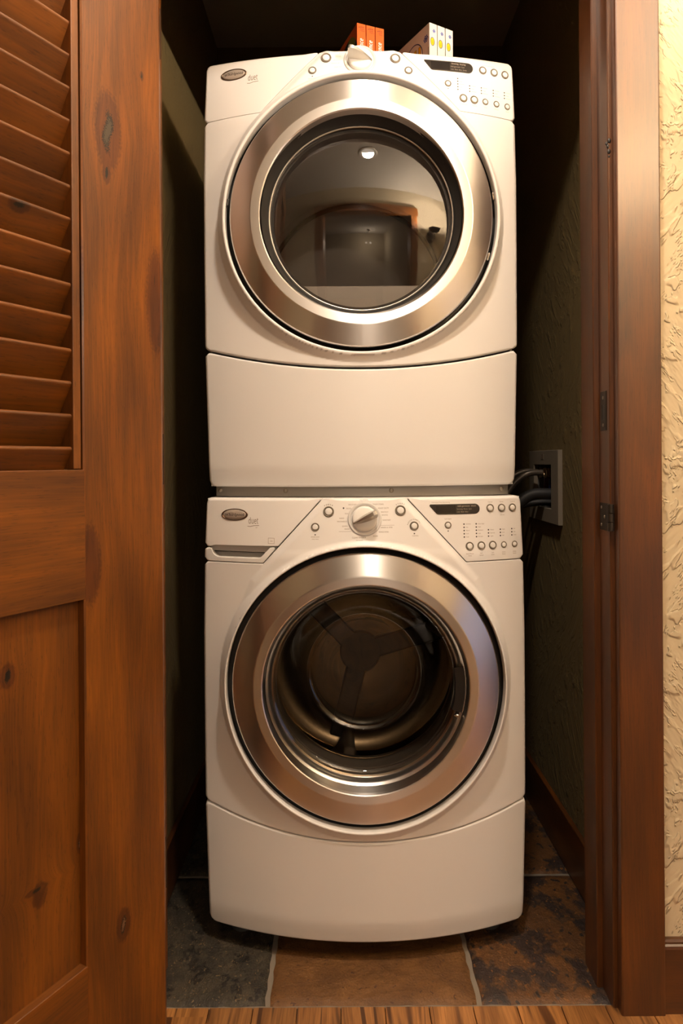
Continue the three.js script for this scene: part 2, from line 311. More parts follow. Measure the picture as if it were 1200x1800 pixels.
// strike plate and old hinge on the right jamb
{
  const x = OPEN_R - 0.0009;
  const s = new THREE.Shape(); s.moveTo(-0.0135, -0.0365); s.lineTo(0.0135, -0.0365); s.lineTo(0.0135, 0.0365); s.lineTo(-0.0135, 0.0365); s.closePath();
  const h = new THREE.Path(); h.moveTo(-0.006, -0.017); h.lineTo(0.006, -0.017); h.lineTo(0.006, 0.012); h.lineTo(-0.006, 0.012); h.closePath(); s.holes.push(h);
  const g = new THREE.ExtrudeGeometry(s, { depth: 0.0012, bevelEnabled: true, bevelSize: 0.0005, bevelThickness: 0.0004, bevelSegments: 1 });
  g.rotateY(-Math.PI / 2); g.translate(x + 0.0007, 1.112, 0.161);
  const sp = mesh('strike_plate', g, M.bronze, trimR);
  mesh('latch_hole', box(x - 0.0002, x + 0.0008, 1.095, 1.124, 0.155, 0.167), M.black, sp);
  for (const dy of [-0.027, 0.025]) { const c = new THREE.SphereGeometry(0.0036, 14, 8); c.scale(0.35, 1, 1); c.translate(x - 0.0007, 1.112 + dy, 0.161); mesh('screw', c, M.screw, sp); }
  const leaf = mesh('hinge_leaf', box(x - 0.0012, x + 0.0008, 0.886, 0.938, 0.141, 0.186, { bevel: 0.0009 }), M.bronze, trimR);
  for (let k = 0; k < 3; k++) { const c = new THREE.CylinderGeometry(0.0062, 0.0062, 0.0155, 18); c.translate(OPEN_R - 0.001, 0.8955 + k * 0.0168, 0.1915); mesh('knuckle', c, M.bronze, leaf); }
  for (const [dy, dz] of [[0.929, 0.15], [0.912, 0.165], [0.896, 0.15]]) { const c = new THREE.SphereGeometry(0.0032, 12, 8); c.scale(0.35, 1, 1); c.translate(x - 0.0012, dy, dz); mesh('screw', c, M.screw, leaf); }
  // gouges left in the jamb edge by a removed hinge
  const chip = [];
  for (const [dy, r, dx] of [[1.592, 0.0042, 0.003], [1.602, 0.0034, 0.001], [1.612, 0.0045, 0.0035], [1.583, 0.003, 0.003], [1.607, 0.003, -0.0015]]) { const c = new THREE.IcosahedronGeometry(r, 1); c.scale(0.8, 1.3, 0.5); c.translate(OPEN_R + dx, dy, FZ1 - 0.002); chip.push(c); }
  tag(mesh('gouge', chip, M.black, trimR), 'dark gouges in the jamb edge');
}
// hall baseboard right of the casing; closet base
function baseboard(name, x0, x1, label) {
  const s = new THREE.Shape([[0, 0], [0.014, 0], [0.014, 0.119], [0.0125, 0.124], [0.0095, 0.1265], [0.0095, 0.130], [0.007, 0.1335], [0, 0.134]].map(([a, b]) => new THREE.Vector2(a, b)));
  const g = new THREE.ExtrudeGeometry(s, { depth: x1 - x0, bevelEnabled: false }); g.rotateY(-Math.PI / 2); g.translate(x1, 0, FZ1);
  return st(mesh(name, metreUV(g, 'x', WOODA, [0.2, 0.4]), M.trimDark), label);
}
baseboard('baseboard_right', OPEN_R + 0.0895, 2.65, 'stained wood baseboard along the cream wall');
st(mesh('baseboard_closet', [box(WR - 0.013, WR, 0, 0.13, -0.89, FZ0, { bevel: 0.003, grain: 'z', tex: WOODA }), box(-0.42, -0.407, 0, 0.13, -0.89, FZ0, { bevel: 0.003, grain: 'z', tex: WOODA })], M.trimDark), 'stained baseboards along the closet walls');

// ---------------------------------------------------------------- louvered door, folded open on the left
{
  const d = thing('door_1', [-0.3119, 0.006, 0.245], Math.atan2(-0.870, -0.492)); st(d, 'knotty wood door with a louvered upper half and a flat lower panel, swung open');
  const W = 0.76, TOP = 2.0, T = 0.040, b = 0.0022;
  // hinge stile: outline in plan with the wide chamfer of its edge
  const plan = [[0.0004, 0.006], [0.0086, 0.0006], [0.0100, 0], [0.1765 - b, 0], [0.1765, b], [0.1765, T - b], [0.1765 - b, T], [0.002, T], [0, T - 0.002]];
  const s = new THREE.Shape(plan.map(([x, z]) => new THREE.Vector2(x, -z)));
  const g = new THREE.ExtrudeGeometry(s, { depth: TOP, bevelEnabled: false }); g.rotateX(-Math.PI / 2);
  mesh('stile', metreUV(g, 'y', [0.19, 2.05], [0, 0.006]), M.stile, d);
  mesh('stile', box(W - 0.1765, W, 0, TOP, 0, T, { bevel: b, tex: WOODA }), M.wood, d);
  const x0 = 0.174, x1 = W - 0.174;
  mesh('rail', box(x0, x1, 0.8025, 1.004, 0.0004, T - 0.0004, { bevel: b * 0.7, grain: 'x', tex: WOODA, off: [0.1, 0.55] }), M.wood, d);
  mesh('rail', box(x0, x1, 0, 0.2345, 0.0004, T - 0.0004, { bevel: b * 0.7, grain: 'x', tex: WOODA }), M.wood, d);
  mesh('rail', box(x0, x1, 1.86, TOP, 0.0004, T - 0.0004, { bevel: b * 0.7, grain: 'x', tex: WOODA }), M.wood, d);
  mesh('panel', metreUV(new THREE.BoxGeometry(x1 - x0, 0.575, 0.012).translate((x0 + x1) / 2, 0.519, 0.021), 'y', [0.60, 0.70], [-0.170, -0.2]), M.doorPanel, d);
  for (const xs of [[0.1806, 0.1945], [W - 0.1945, W - 0.1806]]) mesh('bead', box(xs[0], xs[1], 1.005, 1.859, 0.0006, T - 0.001, { bevel: 0.0015, tex: WOODA }), M.wood, d);
  // slats: top edge towards the room, lower edge leaning back
  const len = x1 - x0 - 0.0405, L = 0.060, th = 0.0085;
  const prof = new THREE.Shape(); prof.moveTo(-L / 2, -th * 0.28); prof.quadraticCurveTo(-L / 2, th / 2, -L / 2 + 0.006, th / 2); prof.lineTo(L / 2 - 0.005, th / 2); prof.quadraticCurveTo(L / 2, th / 2, L / 2, 0); prof.quadraticCurveTo(L / 2, -th / 2, L / 2 - 0.005, -th / 2); prof.lineTo(-L / 2 + 0.006, -th / 2); prof.quadraticCurveTo(-L / 2, -th / 2, -L / 2, -th * 0.28);
  const ang = 58 * Math.PI / 180;
  for (let k = 0; k < 16; k++) {
    const sg = new THREE.ExtrudeGeometry(prof, { depth: len, bevelEnabled: false, curveSegments: 6 });
    // profile x -> (up, towards room), profile y -> thickness, depth -> door x
    sg.rotateY(Math.PI / 2);                                                  // profile x -> -z, depth -> +x
    sg.rotateX(ang);
    const topY = 1.0393 + 0.0502 * k;
    let sv = metreUV(sg, 'x', [0.6, 1.2], [0.05 + rnd() * 0.5, 0.05 + rnd() * 0.6]);
    sv.translate(x0 + 0.0205, 0, 0); sv.computeBoundingBox();
    sv.translate(0, topY - sv.boundingBox.max.y, 0.0045 - sv.boundingBox.min.z);
    mesh('slat', sv, M.slat, d);
  }
  for (const y of [0.30, 1.02, 1.78]) {
    const h = new THREE.CylinderGeometry(0.0065, 0.0065, 0.09, 16); h.translate(-0.006, y, T + 0.004);
    mesh('hinge', [h, box(-0.006, 0.0, y - 0.045, y + 0.045, T - 0.03, T + 0.003), box(-0.022, -0.004, y - 0.045, y + 0.045, T + 0.003, T + 0.0055)], M.bronze, d);
  }
}

// ---------------------------------------------------------------- machine fronts: height field panels cut by outlines
const HW = 0.343, SAG = 0.078, RB = (HW * HW + SAG * SAG) / (2 * SAG);
const bow = (x) => Math.sqrt(Math.max(0, RB * RB - x * x)) - RB + SAG;
function polySD(pts) {                                                       // signed distance to a polygon, negative inside
  const n = pts.length;
  return (x, y) => {
    let d = 1e9, s = 1;
    for (let i = 0, j = n - 1; i < n; j = i++) {
      const [ax, ay] = pts[i], [bx, by] = pts[j], ex = bx - ax, ey = by - ay, wx = x - ax, wy = y - ay;
      const t = clamp((wx * ex + wy * ey) / (ex * ex + ey * ey)), qx = wx - ex * t, qy = wy - ey * t;
      d = Math.min(d, qx * qx + qy * qy);
      const c1 = y >= ay, c2 = y < by, c3 = ex * wy > ey * wx;
      if ((c1 && c2 && c3) || (!c1 && !c2 && !c3)) s = -s;
    }
    return s * Math.sqrt(d);
  };
}
function roundPoly(pts) {                                                    // [x, y, r]: corners replaced by arcs
  const out = [], n = pts.length;
  for (let i = 0; i < n; i++) {
    const [x, y, r = 0] = pts[i];
    if (!r) { out.push([x, y]); continue; }
    const a = pts[(i + n - 1) % n], b = pts[(i + 1) % n];
    const la = Math.hypot(a[0] - x, a[1] - y), lb = Math.hypot(b[0] - x, b[1] - y), q = Math.min(r, la * 0.45, lb * 0.45);
    const p0 = [x + (a[0] - x) / la * q, y + (a[1] - y) / la * q], p1 = [x + (b[0] - x) / lb * q, y + (b[1] - y) / lb * q];
    for (let k = 0; k <= 6; k++) { const t = k / 6, u = 1 - t; out.push([u * u * p0[0] + 2 * u * t * x + t * t * p1[0], u * u * p0[1] + 2 * u * t * y + t * t * p1[1]]); }
  }
  return out;
}
function panelGeo({ sd, rad, z, bounds, cell, skirt = 0.02, uvBox }) {
  const [bx0, bx1, by0, by1] = bounds, nx = Math.ceil((bx1 - bx0) / cell), ny = Math.ceil((by1 - by0) / cell);
  const pos = [], nor = [], uv = [], idx = [], e = 0.0006;
  const N = (x, y) => { const zx = (z(x + e, y) - z(x - e, y)) / (2 * e), zy = (z(x, y + e) - z(x, y - e)) / (2 * e), l = Math.hypot(zx, zy, 1); return [-zx / l, -zy / l, 1 / l]; };
  const add = (x, y, zz, n) => { pos.push(x, y, zz); nor.push(...n); uv.push((x - uvBox[0]) / (uvBox[1] - uvBox[0]), (y - uvBox[2]) / (uvBox[3] - uvBox[2])); return pos.length / 3 - 1; };
  const f = new Float32Array((nx + 1) * (ny + 1)), X = (i) => bx0 + i * cell, Y = (j) => by0 + j * cell;
  for (let j = 0; j <= ny; j++) for (let i = 0; i <= nx; i++) f[j * (nx + 1) + i] = sd(X(i), Y(j)) + rad(X(i), Y(j));
  const nodeV = new Map(), edgeV = new Map(), edgeXY = new Map();
  const node = (i, j) => { const k = j * (nx + 1) + i; if (!nodeV.has(k)) nodeV.set(k, add(X(i), Y(j), z(X(i), Y(j)), N(X(i), Y(j)))); return nodeV.get(k); };
  const cross = (i, j, k, l) => {
    const a = j * (nx + 1) + i, b = l * (nx + 1) + k, key = a < b ? a * 1e7 + b : b * 1e7 + a;
    if (!edgeV.has(key)) {
      let t = f[a] / (f[a] - f[b]); t = clamp(t, 0.02, 0.98);
      const x = lerp(X(i), X(k), t), y = lerp(Y(j), Y(l), t), v = add(x, y, z(x, y), N(x, y));
      edgeV.set(key, v); edgeXY.set(v, [x, y]);
    }
    return edgeV.get(key);
  };
  const segs = [];
  for (let j = 0; j < ny; j++) for (let i = 0; i < nx; i++) {
    const c = [[i, j], [i + 1, j], [i + 1, j + 1], [i, j + 1]], ins = c.map(([a, b]) => f[b * (nx + 1) + a] <= 0);
    if (!ins.some((v) => v)) continue;
    const poly = [], cr = [];
    for (let k = 0; k < 4; k++) {
      const m = (k + 1) % 4;
      if (ins[k]) poly.push(node(...c[k]));
      if (ins[k] !== ins[m]) { const v = cross(...c[k], ...c[m]); poly.push(v); cr.push([v, ins[k]]); }
    }
    for (let k = 1; k < poly.length - 1; k++) idx.push(poly[0], poly[k], poly[k + 1]);
    // an exit crossing (inside to outside) followed by the entry crossing bounds the outline
    for (let k = 0; k < cr.length; k++) if (cr[k][1]) segs.push([cr[k][0], cr[(k + 1) % cr.length][0]]);
  }
  const rings = new Map();
  const ring = (v) => {
    if (rings.has(v)) return rings.get(v);
    const [x, y] = edgeXY.get(v), r = rad(x, y), h = 0.0004;
    let gx = (sd(x + h, y) - sd(x - h, y)) / (2 * h), gy = (sd(x, y + h) - sd(x, y - h)) / (2 * h); const gl = Math.hypot(gx, gy) || 1; gx /= gl; gy /= gl;
    const n0 = N(x, y), out = [v], K = r > 0.003 ? 5 : 3;
    for (let k = 1; k <= 5; k++) {
      const t = Math.min(k, 5) / 5 * Math.PI / 2, xx = x + gx * r * Math.sin(t), yy = y + gy * r * Math.sin(t);
      const nn = [n0[0] * Math.cos(t) + gx * Math.sin(t), n0[1] * Math.cos(t) + gy * Math.sin(t), n0[2] * Math.cos(t)], l = Math.hypot(...nn);
      out.push(add(xx, yy, z(xx, yy) - r * (1 - Math.cos(t)), nn.map((q) => q / l)));
    }
    const xe = x + gx * r, ye = y + gy * r; out.push(add(xe, ye, z(xe, ye) - r - skirt, [gx, gy, 0]));
    rings.set(v, out); return out;
  };
  for (const [a, b] of segs) { const A = ring(a), B = ring(b); for (let k = 0; k < 6; k++) idx.push(A[k], A[k + 1], B[k], B[k], A[k + 1], B[k + 1]); }
  const g = new THREE.BufferGeometry();
  g.setAttribute('position', new THREE.Float32BufferAttribute(pos, 3)); g.setAttribute('normal', new THREE.Float32BufferAttribute(nor, 3)); g.setAttribute('uv', new THREE.Float32BufferAttribute(uv, 2)); g.setIndex(idx);
  return g;
}
const curve = (yc, ye, up = 0, n = 24, w = 0.342) => Array.from({ length: n + 1 }, (_, i) => { const x = -w + 2 * w * i / n; return [x, yc + (ye - yc) * (x / HW) ** 2 + up]; });

// printing on a machine's upper panels: canvas covers x +-0.343, local y from UY0 to UY1
const UVW = [-0.343, 0.343];
function printTex(uy0, uy1, draw) {
  return canvasTex(2048, Math.round(2048 * (uy1 - uy0) / 0.686), (c, w, h) => {
    c.fillStyle = 'rgb(231,229,226)'; c.fillRect(0, 0, w, h);
    const s = w / 0.686, X = (x) => (x + 0.343) * s, Y = (y) => (uy1 - y) * s;
    const text = (t, x, y, mm, o = {}) => {
      c.save(); c.translate(X(x), Y(y)); if (o.rot) c.rotate(o.rot); c.fillStyle = o.color ?? 'rgb(150,138,126)'; c.textAlign = o.align ?? 'center'; c.textBaseline = 'middle';
      c.font = `${o.bold ? 'bold ' : ''}${o.italic ? 'italic ' : ''}${mm / 1000 * s}px sans-serif`; if (o.sx) c.scale(o.sx, 1); c.fillText(t, 0, 0); c.restore();
    };
    const dot = (x, y, mm, color = 'rgb(42,34,28)') => { c.fillStyle = color; c.beginPath(); c.arc(X(x), Y(y), mm / 1000 * s, 0, 7); c.fill(); };
    const line = (pts, mm, color = 'rgb(150,138,126)') => { c.strokeStyle = color; c.lineWidth = mm / 1000 * s; c.lineCap = 'round'; c.beginPath(); pts.forEach(([x, y], i) => i ? c.lineTo(X(x), Y(y)) : c.moveTo(X(x), Y(y))); c.stroke(); };
    const arcText = (t, x, y, r, a0, step, mm) => [...t].forEach((ch, i) => { const a = a0 - i * step; text(ch, x + Math.cos(a) * r, y + Math.sin(a) * r, mm, { rot: Math.PI / 2 - a, color: 'rgb(120,108,96)', bold: true }); });
    draw({ text, dot, line, arcText, c, X, Y, s });
  });
}
function wordmark({ text, line }, x, y) {
  text('duet', x, y + 0.001, 17, { color: 'rgb(104,88,72)', sx: 0.62 });
  line([[x - 0.012, y - 0.0105], [x - 0.006, y - 0.011], [x + 0.001, y - 0.009], [x + 0.012, y - 0.0085]], 1.0, 'rgb(104,88,72)');
}
const badgeTex = canvasTex(512, 256, (c, w, h) => {
  c.fillStyle = 'rgb(176,164,152)'; c.fillRect(0, 0, w, h);
  c.fillStyle = 'rgb(30,22,18)'; c.textAlign = 'center'; c.textBaseline = 'middle'; c.font = 'italic bold 82px serif'; c.fillText('Whirlpool', w / 2, h / 2 + 2);
  c.strokeStyle = 'rgb(60,46,36)'; c.lineWidth = 7; c.beginPath(); c.ellipse(w / 2 - 84, h / 2 - 26, 74, 15, -0.05, 3.4, 6.6); c.stroke();
});
M.badge = S({ map: badgeTex, metalness: 0.25, roughness: 0.3 });
const dispTex = (lines) => canvasTex(1024, 192, (c, w, h) => {
  c.fillStyle = 'rgb(44,40,36)'; c.fillRect(0, 0, w, h); c.fillStyle = 'rgb(30,27,25)'; c.fillRect(160, 22, 380, 150);
  c.fillStyle = 'rgb(150,142,132)'; c.textBaseline = 'middle'; c.font = 'bold 40px sans-serif'; c.fillText(lines[0], 575, 40); c.font = '34px sans-serif'; c.fillText(lines[1], 560, 96); c.fillText(lines[2], 560, 148);
});

function makeMachine(o) {
  const { zc, yc, RO, top, seam, kickTop, py } = o;                           // door centre height, bezel radius, panel heights
  const root = thing(o.name, o.pos);
  const lean = (y) => 1 - 0.33 * Math.max(0, (y - 0.775) / 0.135) * sst(0.77, 0.80, y);
  const dl = Math.hypot(o.b0 - o.a0, top - seam), dx = -(o.b0 - o.a0) / dl, dy = -(top - seam) / dl, al = o.a0 * dx + (yc - top) * dy, F = [-o.a0 + dx * al, top + dy * al], fa = Math.atan2(F[1] - yc, F[0]);
  const onC = (da, k) => [RO * k * Math.cos(fa + da), yc + RO * k * Math.sin(fa + da)], Ls = [[-o.a1, top + 0.05], [-o.a0, top], [-o.b0, seam], F, onC(0.16, 1.008), onC(0.36, 0.995), onC(0.6, 0.95)];
  const trap = polySD([...Ls, ...Ls.slice().reverse().map(([x, y]) => [-x, y])]);
  const plate = (x) => 0.0865 - 0.33 * x * x;
  const Z = (x, y) => {
    const face = bow(x) * lean(y) - 0.0;
    const zt = y < yc ? face : face + 0.006 * sst(0.0, -0.016, trap(x, y));
    const q = RO - Math.hypot(x, y - yc);
    if (q <= 0) return zt;
    const w = clamp(q / 0.019), ww = w < 0.12 ? w * w / 0.24 : w > 0.82 ? 1 - (1 - w) * (1 - w) / 0.36 * 0.98 : w - 0.06;
    const zr = lerp(face, Math.max(plate(x), face + 0.004), clamp(ww)), k = 0.003, hh = Math.max(k - Math.abs(zr - zt), 0) / k;
    return Math.max(zr, zt) + hh * hh * k * 0.25 * sst(0, 0.008, q);
  };
  const uvBox = [...UVW, o.uy0, top + 0.004];
  const pm = S({ map: o.print, roughness: 0.36 });
  // ---- front panel
  const RH = 0.2865, half = o.gap;
  const body = polySD(roundPoly([...curve(kickTop, o.kickEnd, 0, 28).map(([x, y], i, a) => [x, y, i === 0 || i === a.length - 1 ? 0.008 : 0]), [HW, o.kickEnd + 0.2], [HW, yc + 0.1], [0.340, seam, 0.004], [o.b0, seam + 0.0005], [o.a0, top], [-o.a0, top], [-o.b0, seam + 0.0005], [-0.340, seam, 0.004], [-HW, yc + 0.1], [-HW, o.kickEnd + 0.2]]));
  const sdF = (x, y) => Math.max(body(x, y) + half, RH - Math.hypot(x, y - yc));
  const edge = (x, y) => lerp(lerp(o.seamR, 0.007, Math.max(sst(top - 0.02, top - 0.004, y) * sst(0.006, 0.04, Math.abs(Math.abs(x) - o.a0)), sst(0.325, 0.338, Math.abs(x)))), 0.0035, sst(RH + 0.02, RH + 0.006, Math.hypot(x, y - yc)));
  const radF = (x, y) => (y < o.kickEnd + 0.02 && Math.abs(x) < 0.325 ? lerp(edge(x, y), 0.0035, sst(0.02, 0.008, -sdF(x, y) )) : edge(x, y));
  const front = mesh('front_panel', panelGeo({ sd: sdF, rad: radF, z: Z, bounds: [-0.346, 0.346, kickTop - 0.003, top + 0.003], cell: 0.003, skirt: 0.02, uvBox }), pm, root);
  // ---- kick panel
  const kick = polySD(roundPoly([[-0.3335, 0, 0.016], [0.3335, 0, 0.016], ...curve(kickTop - o.kickGap, o.kickEnd - o.kickGap, 0, 24).reverse().map(([x, y], i, a) => [x, y, i === 0 || i === a.length - 1 ? 0.008 : 0])]));
  const lower = mesh('lower_panel', panelGeo({ sd: kick, rad: (x, y) => lerp(0.0045, 0.007, sst(0.32, 0.335, Math.abs(x))), z: (x, y) => bow(x) - 0.03 * sst(0.05, -0.02, y) * 0.25, bounds: [-0.346, 0.346, -0.003, o.kickEnd + 0.003], cell: 0.004, skirt: 0.02, uvBox: [...UVW, o.uy0, top + 0.004] }), M.enamel, root);
  // ---- upper right control panel
  const rc = polySD(roundPoly([[o.a0 + 0.0005, top], [0.3335, top, 0.012], [0.3405, seam + 0.0006, 0.004], [o.b0, seam + 0.0006]]));
  const panelR = mesh('control_panel', panelGeo({ sd: (x, y) => rc(x, y) + half, rad: edge, z: Z, bounds: [o.a0 - 0.004, 0.346, seam - 0.003, top + 0.003], cell: 0.003, skirt: 0.02, uvBox }), pm, root);
  // ---- upper left panel(s)
  const left = (pts) => { const f = polySD(roundPoly(pts)); return panelGeo({ sd: (x, y) => f(x, y) + half, rad: edge, z: Z, bounds: [-0.346, -o.a0 + 0.004, seam - 0.003, top + 0.003], cell: 0.0022, skirt: 0.02, uvBox }); };
  if (o.drawer) {
    mesh('dispenser_panel', left([[-o.a0 - 0.0005, top], [-0.3335, top, 0.012], [-0.339, 0.7975, 0.003], [-0.323, 0.7985], [-0.316, 0.8010], [-0.1775, 0.8022]]), pm, root);
    const dr = mesh('dispenser_drawer', left([[-0.339, 0.7965, 0.003], [-0.3225, 0.7965, 0.004], [-0.3195, 0.7860, 0.005], [-0.310, 0.7785, 0.006], [-0.2165, 0.7785, 0.002], [-0.1945, 0.8010], [-0.1795, 0.8010], [-o.b0, seam + 0.0006], [-0.3405, seam + 0.0006, 0.004]]), M.whitePlastic, root);
    // grip pocket: sloping back wall, the lip behind the opening
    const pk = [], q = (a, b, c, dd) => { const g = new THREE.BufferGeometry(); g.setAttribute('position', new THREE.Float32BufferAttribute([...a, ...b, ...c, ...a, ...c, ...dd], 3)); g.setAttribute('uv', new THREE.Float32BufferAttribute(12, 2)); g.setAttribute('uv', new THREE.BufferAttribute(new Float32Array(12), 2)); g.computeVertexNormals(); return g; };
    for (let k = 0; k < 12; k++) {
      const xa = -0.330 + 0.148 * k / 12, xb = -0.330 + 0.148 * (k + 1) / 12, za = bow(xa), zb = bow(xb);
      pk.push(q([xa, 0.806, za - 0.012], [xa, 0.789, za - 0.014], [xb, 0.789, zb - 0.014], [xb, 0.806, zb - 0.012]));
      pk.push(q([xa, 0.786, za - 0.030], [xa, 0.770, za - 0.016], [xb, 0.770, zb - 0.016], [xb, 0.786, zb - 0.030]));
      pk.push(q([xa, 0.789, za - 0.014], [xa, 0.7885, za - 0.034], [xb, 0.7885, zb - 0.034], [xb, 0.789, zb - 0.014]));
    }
    mesh('grip_pocket', pk, S({ color: lin(0.45, 0.43, 0.40), roughness: 0.45, side: THREE.DoubleSide }), dr);  // white plastic; the shade of the recess is put into its darker colour
  } else mesh('left_panel', left([[-o.a0 - 0.0005, top], [-0.3335, top, 0.012], [-0.3405, seam + 0.0006, 0.004], [-o.b0, seam + 0.0006]]), pm, root);
  // ---- cabinet shell behind the panels
  const D = -0.74, t = 0.004;
  mesh('cabinet', [box(-0.332, -0.332 + t, 0.0, top - 0.009, D, -0.012), box(0.332 - t, 0.332, 0.0, top - 0.009, D, -0.012), box(-0.332, 0.332, top - 0.006, top - 0.002, D, -0.004), box(-0.330, 0.330, 0.0, 0.004, D, -0.012), box(-0.330, 0.330, 0.0, top - 0.006, D - 0.004, D)], M.enamel, root);
  { // rounded top sheet following the bow of the front
    const pts = [[-0.328, -0.02]]; for (let i = 0; i <= 24; i++) { const x = -0.328 + 0.656 * i / 24; pts.push([x, bow(x) * lean(top) - 0.010]); } pts.push([0.328, -0.02]);
    const s = new THREE.Shape(pts.map(([x, z]) => new THREE.Vector2(x, -z))), g = new THREE.ExtrudeGeometry(s, { depth: 0.004, bevelEnabled: false }); g.rotateX(-Math.PI / 2); g.translate(0, top - 0.0052, 0);
    mesh('top_sheet', g, M.enamel, root);
  }
  if (o.feet) for (const [x, z] of [[-0.27, -0.05], [0.27, -0.05], [-0.27, -0.68], [0.27, -0.68]]) { const c = new THREE.CylinderGeometry(0.018, 0.024, o.feet, 20); c.translate(x, -o.feet / 2 + 0.001, z); mesh('foot', c, M.rubber, root); }
  // ---- door
  const bend = (g) => { const p = g.attributes.position; for (let i = 0; i < p.count; i++) p.setZ(i, p.getZ(i) - 0.33 * p.getX(i) ** 2); g.computeVertexNormals(); g.translate(0, yc, 0.0865); return g; };
  const steelUV = (g) => { const p = g.attributes.position, uv = new Float32Array(p.count * 2); for (let i = 0; i < p.count; i++) { uv[i * 2] = p.getY(i) * 4; uv[i * 2 + 1] = p.getX(i) * 4; } g.setAttribute('uv', new THREE.BufferAttribute(uv, 2)); return g; };
  mesh('door_recess', bend(lathe([[0.2905, -0.027], [0.2892, -0.034], [0.2800, -0.040], [0.2500, -0.042]], 120)), M.dark, root);
  const dz = o.doorZ ?? 0;
  const ringP = o.ring.map(([r, z]) => [r, z + dz]);
  const parts = []; for (let i = 0; i < ringP.length - 1; i++) parts.push(steelUV(bend(lathe([ringP[i], ...Array.from({ length: 3 }, (_, k) => [lerp(ringP[i][0], ringP[i + 1][0], (k + 1) / 4), lerp(ringP[i][1], ringP[i + 1][1], (k + 1) / 4)]), ringP[i + 1]], 144))));
  const door = mesh('door', parts, M.steel, root);
  o.inner(door, bend, root, yc, Z);
  // ---- knob, buttons, badge, display
  const onFace = (m, x, y, twist = 0) => {
    const e = 0.001, n = new THREE.Vector3(-(Z(x + e, y) - Z(x - e, y)) / (2 * e), -(Z(x, y + e) - Z(x, y - e)) / (2 * e), 1).normalize();
    m.position.set(x, y, Z(x, y)); m.quaternion.setFromUnitVectors(new THREE.Vector3(0, 0, 1), n); if (twist) m.rotateZ(twist); return m;
  };
  const ringGeo = lathe([[1.0, -0.05], [0.98, 0.10], [0.90, 0.16], [0.80, 0.14], [0.74, 0.05], [0.70, 0.02], [0.2, 0.02]], 36), capGeo = lathe(smoothProf([[0.66, 0.0], [0.655, 0.13], [0.58, 0.21], [0.4, 0.25], [0.002, 0.27]], 14), 30);
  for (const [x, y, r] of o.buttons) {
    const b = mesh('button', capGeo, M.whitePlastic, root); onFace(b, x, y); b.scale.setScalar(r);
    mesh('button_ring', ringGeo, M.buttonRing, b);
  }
  const kn = mesh('knob', lathe(smoothProf([[0.0262, -0.001], [0.0260, 0.003], [0.0248, 0.0062], [0.021, 0.0080], [0.0002, 0.0090]], 26), 64), M.whitePlastic, root); onFace(kn, 0, py, o.twist);
  mesh('dial_ring', lathe([[0.0345, -0.0005], [0.0340, 0.0014], [0.0325, 0.0019], [0.0285, 0.0016], [0.0278, -0.0005]], 72), S({ color: lin(0.60, 0.585, 0.56), roughness: 0.25 }), kn);
  { // wedge grip: low and pointed at one end, tall and blunt at the other
    const secs = 14, pos = [], idx = [];
    for (let i = 0; i <= secs; i++) {
      const u = i / secs, x = lerp(-0.0255, 0.0255, u), h = lerp(0.006, 0.033, Math.pow(Math.sin(u * Math.PI / 2), 0.9)) * (u > 0.9 ? 1 - (u - 0.9) * 0.9 : 1), wb = 0.003 + 0.0058 * Math.sin(Math.min(u, 0.72) / 0.72 * Math.PI / 2) * (u > 0.85 ? 1 - (u - 0.85) * 1.8 : 1), wt = 0.0008 + 0.0034 * u;
      pos.push(x, -wb, 0.006, x, -wt, h, x, wt, h, x, wb, 0.006);
    }
    for (let i = 0; i < secs; i++) for (let k = 0; k < 3; k++) { const a = i * 4 + k, b = a + 4; idx.push(a, b, a + 1, a + 1, b, b + 1); }
    idx.push(0, 1, 2, 0, 2, 3); const q = secs * 4; idx.push(q, q + 2, q + 1, q, q + 3, q + 2);
    let g = new THREE.BufferGeometry(); g.setAttribute('position', new THREE.Float32BufferAttribute(pos, 3)); g.setIndex(idx); g = g.toNonIndexed(); g.computeVertexNormals(); g.setAttribute('uv', new THREE.BufferAttribute(new Float32Array(g.attributes.position.count * 2), 2));
    mesh('grip', g, M.satin, kn);
  }
  { // oval maker's badge
    const g = new THREE.SphereGeometry(1, 48, 24, 0, Math.PI * 2, 0, Math.PI / 2); g.rotateX(Math.PI / 2);
    const p = g.attributes.position, uv = g.attributes.uv; for (let i = 0; i < p.count; i++) uv.setXY(i, 0.5 + p.getX(i) * 0.5, 0.5 + p.getY(i) * 0.5);
    g.scale(0.0262, 0.0106, 0.0032);
    const bd = mesh('badge', g, M.badge, root); onFace(bd, ...o.badge);
    const rim = new THREE.TorusGeometry(1, 0.075, 12, 64); rim.scale(0.0280, 0.0118, 0.018); mesh('badge_rim', rim, S({ color: lin(0.16, 0.11, 0.075), metalness: 0.9, roughness: 0.3 }), bd);
  }
  { // display window: slanted left end, round right end, following the panel
    const [x0, x1, x2, y0, y1] = o.display, pts = [], yr = (y0 + y1) / 2, rr = (y1 - y0) / 2;
    pts.push([x0, y1, 0.001], [x1, y0, 0.003]); for (let k = 0; k <= 12; k++) { const a = -Math.PI / 2 + k / 12 * Math.PI; pts.push([x2 - rr + Math.cos(a) * rr, yr + Math.sin(a) * rr]); }
    const f = polySD(roundPoly(pts));
    const dg = panelGeo({ sd: f, rad: () => 0.0008, z: (x, y) => Z(x, y) + 0.0010, bounds: [x0 - 0.003, x2 + 0.003, y0 - 0.003, y1 + 0.003], cell: 0.0018, skirt: 0.004, uvBox: [x0, x2, y0, y1] });
    mesh('display', dg, S({ map: o.disp, roughness: 0.2 }), root);
  }
  return root;
}

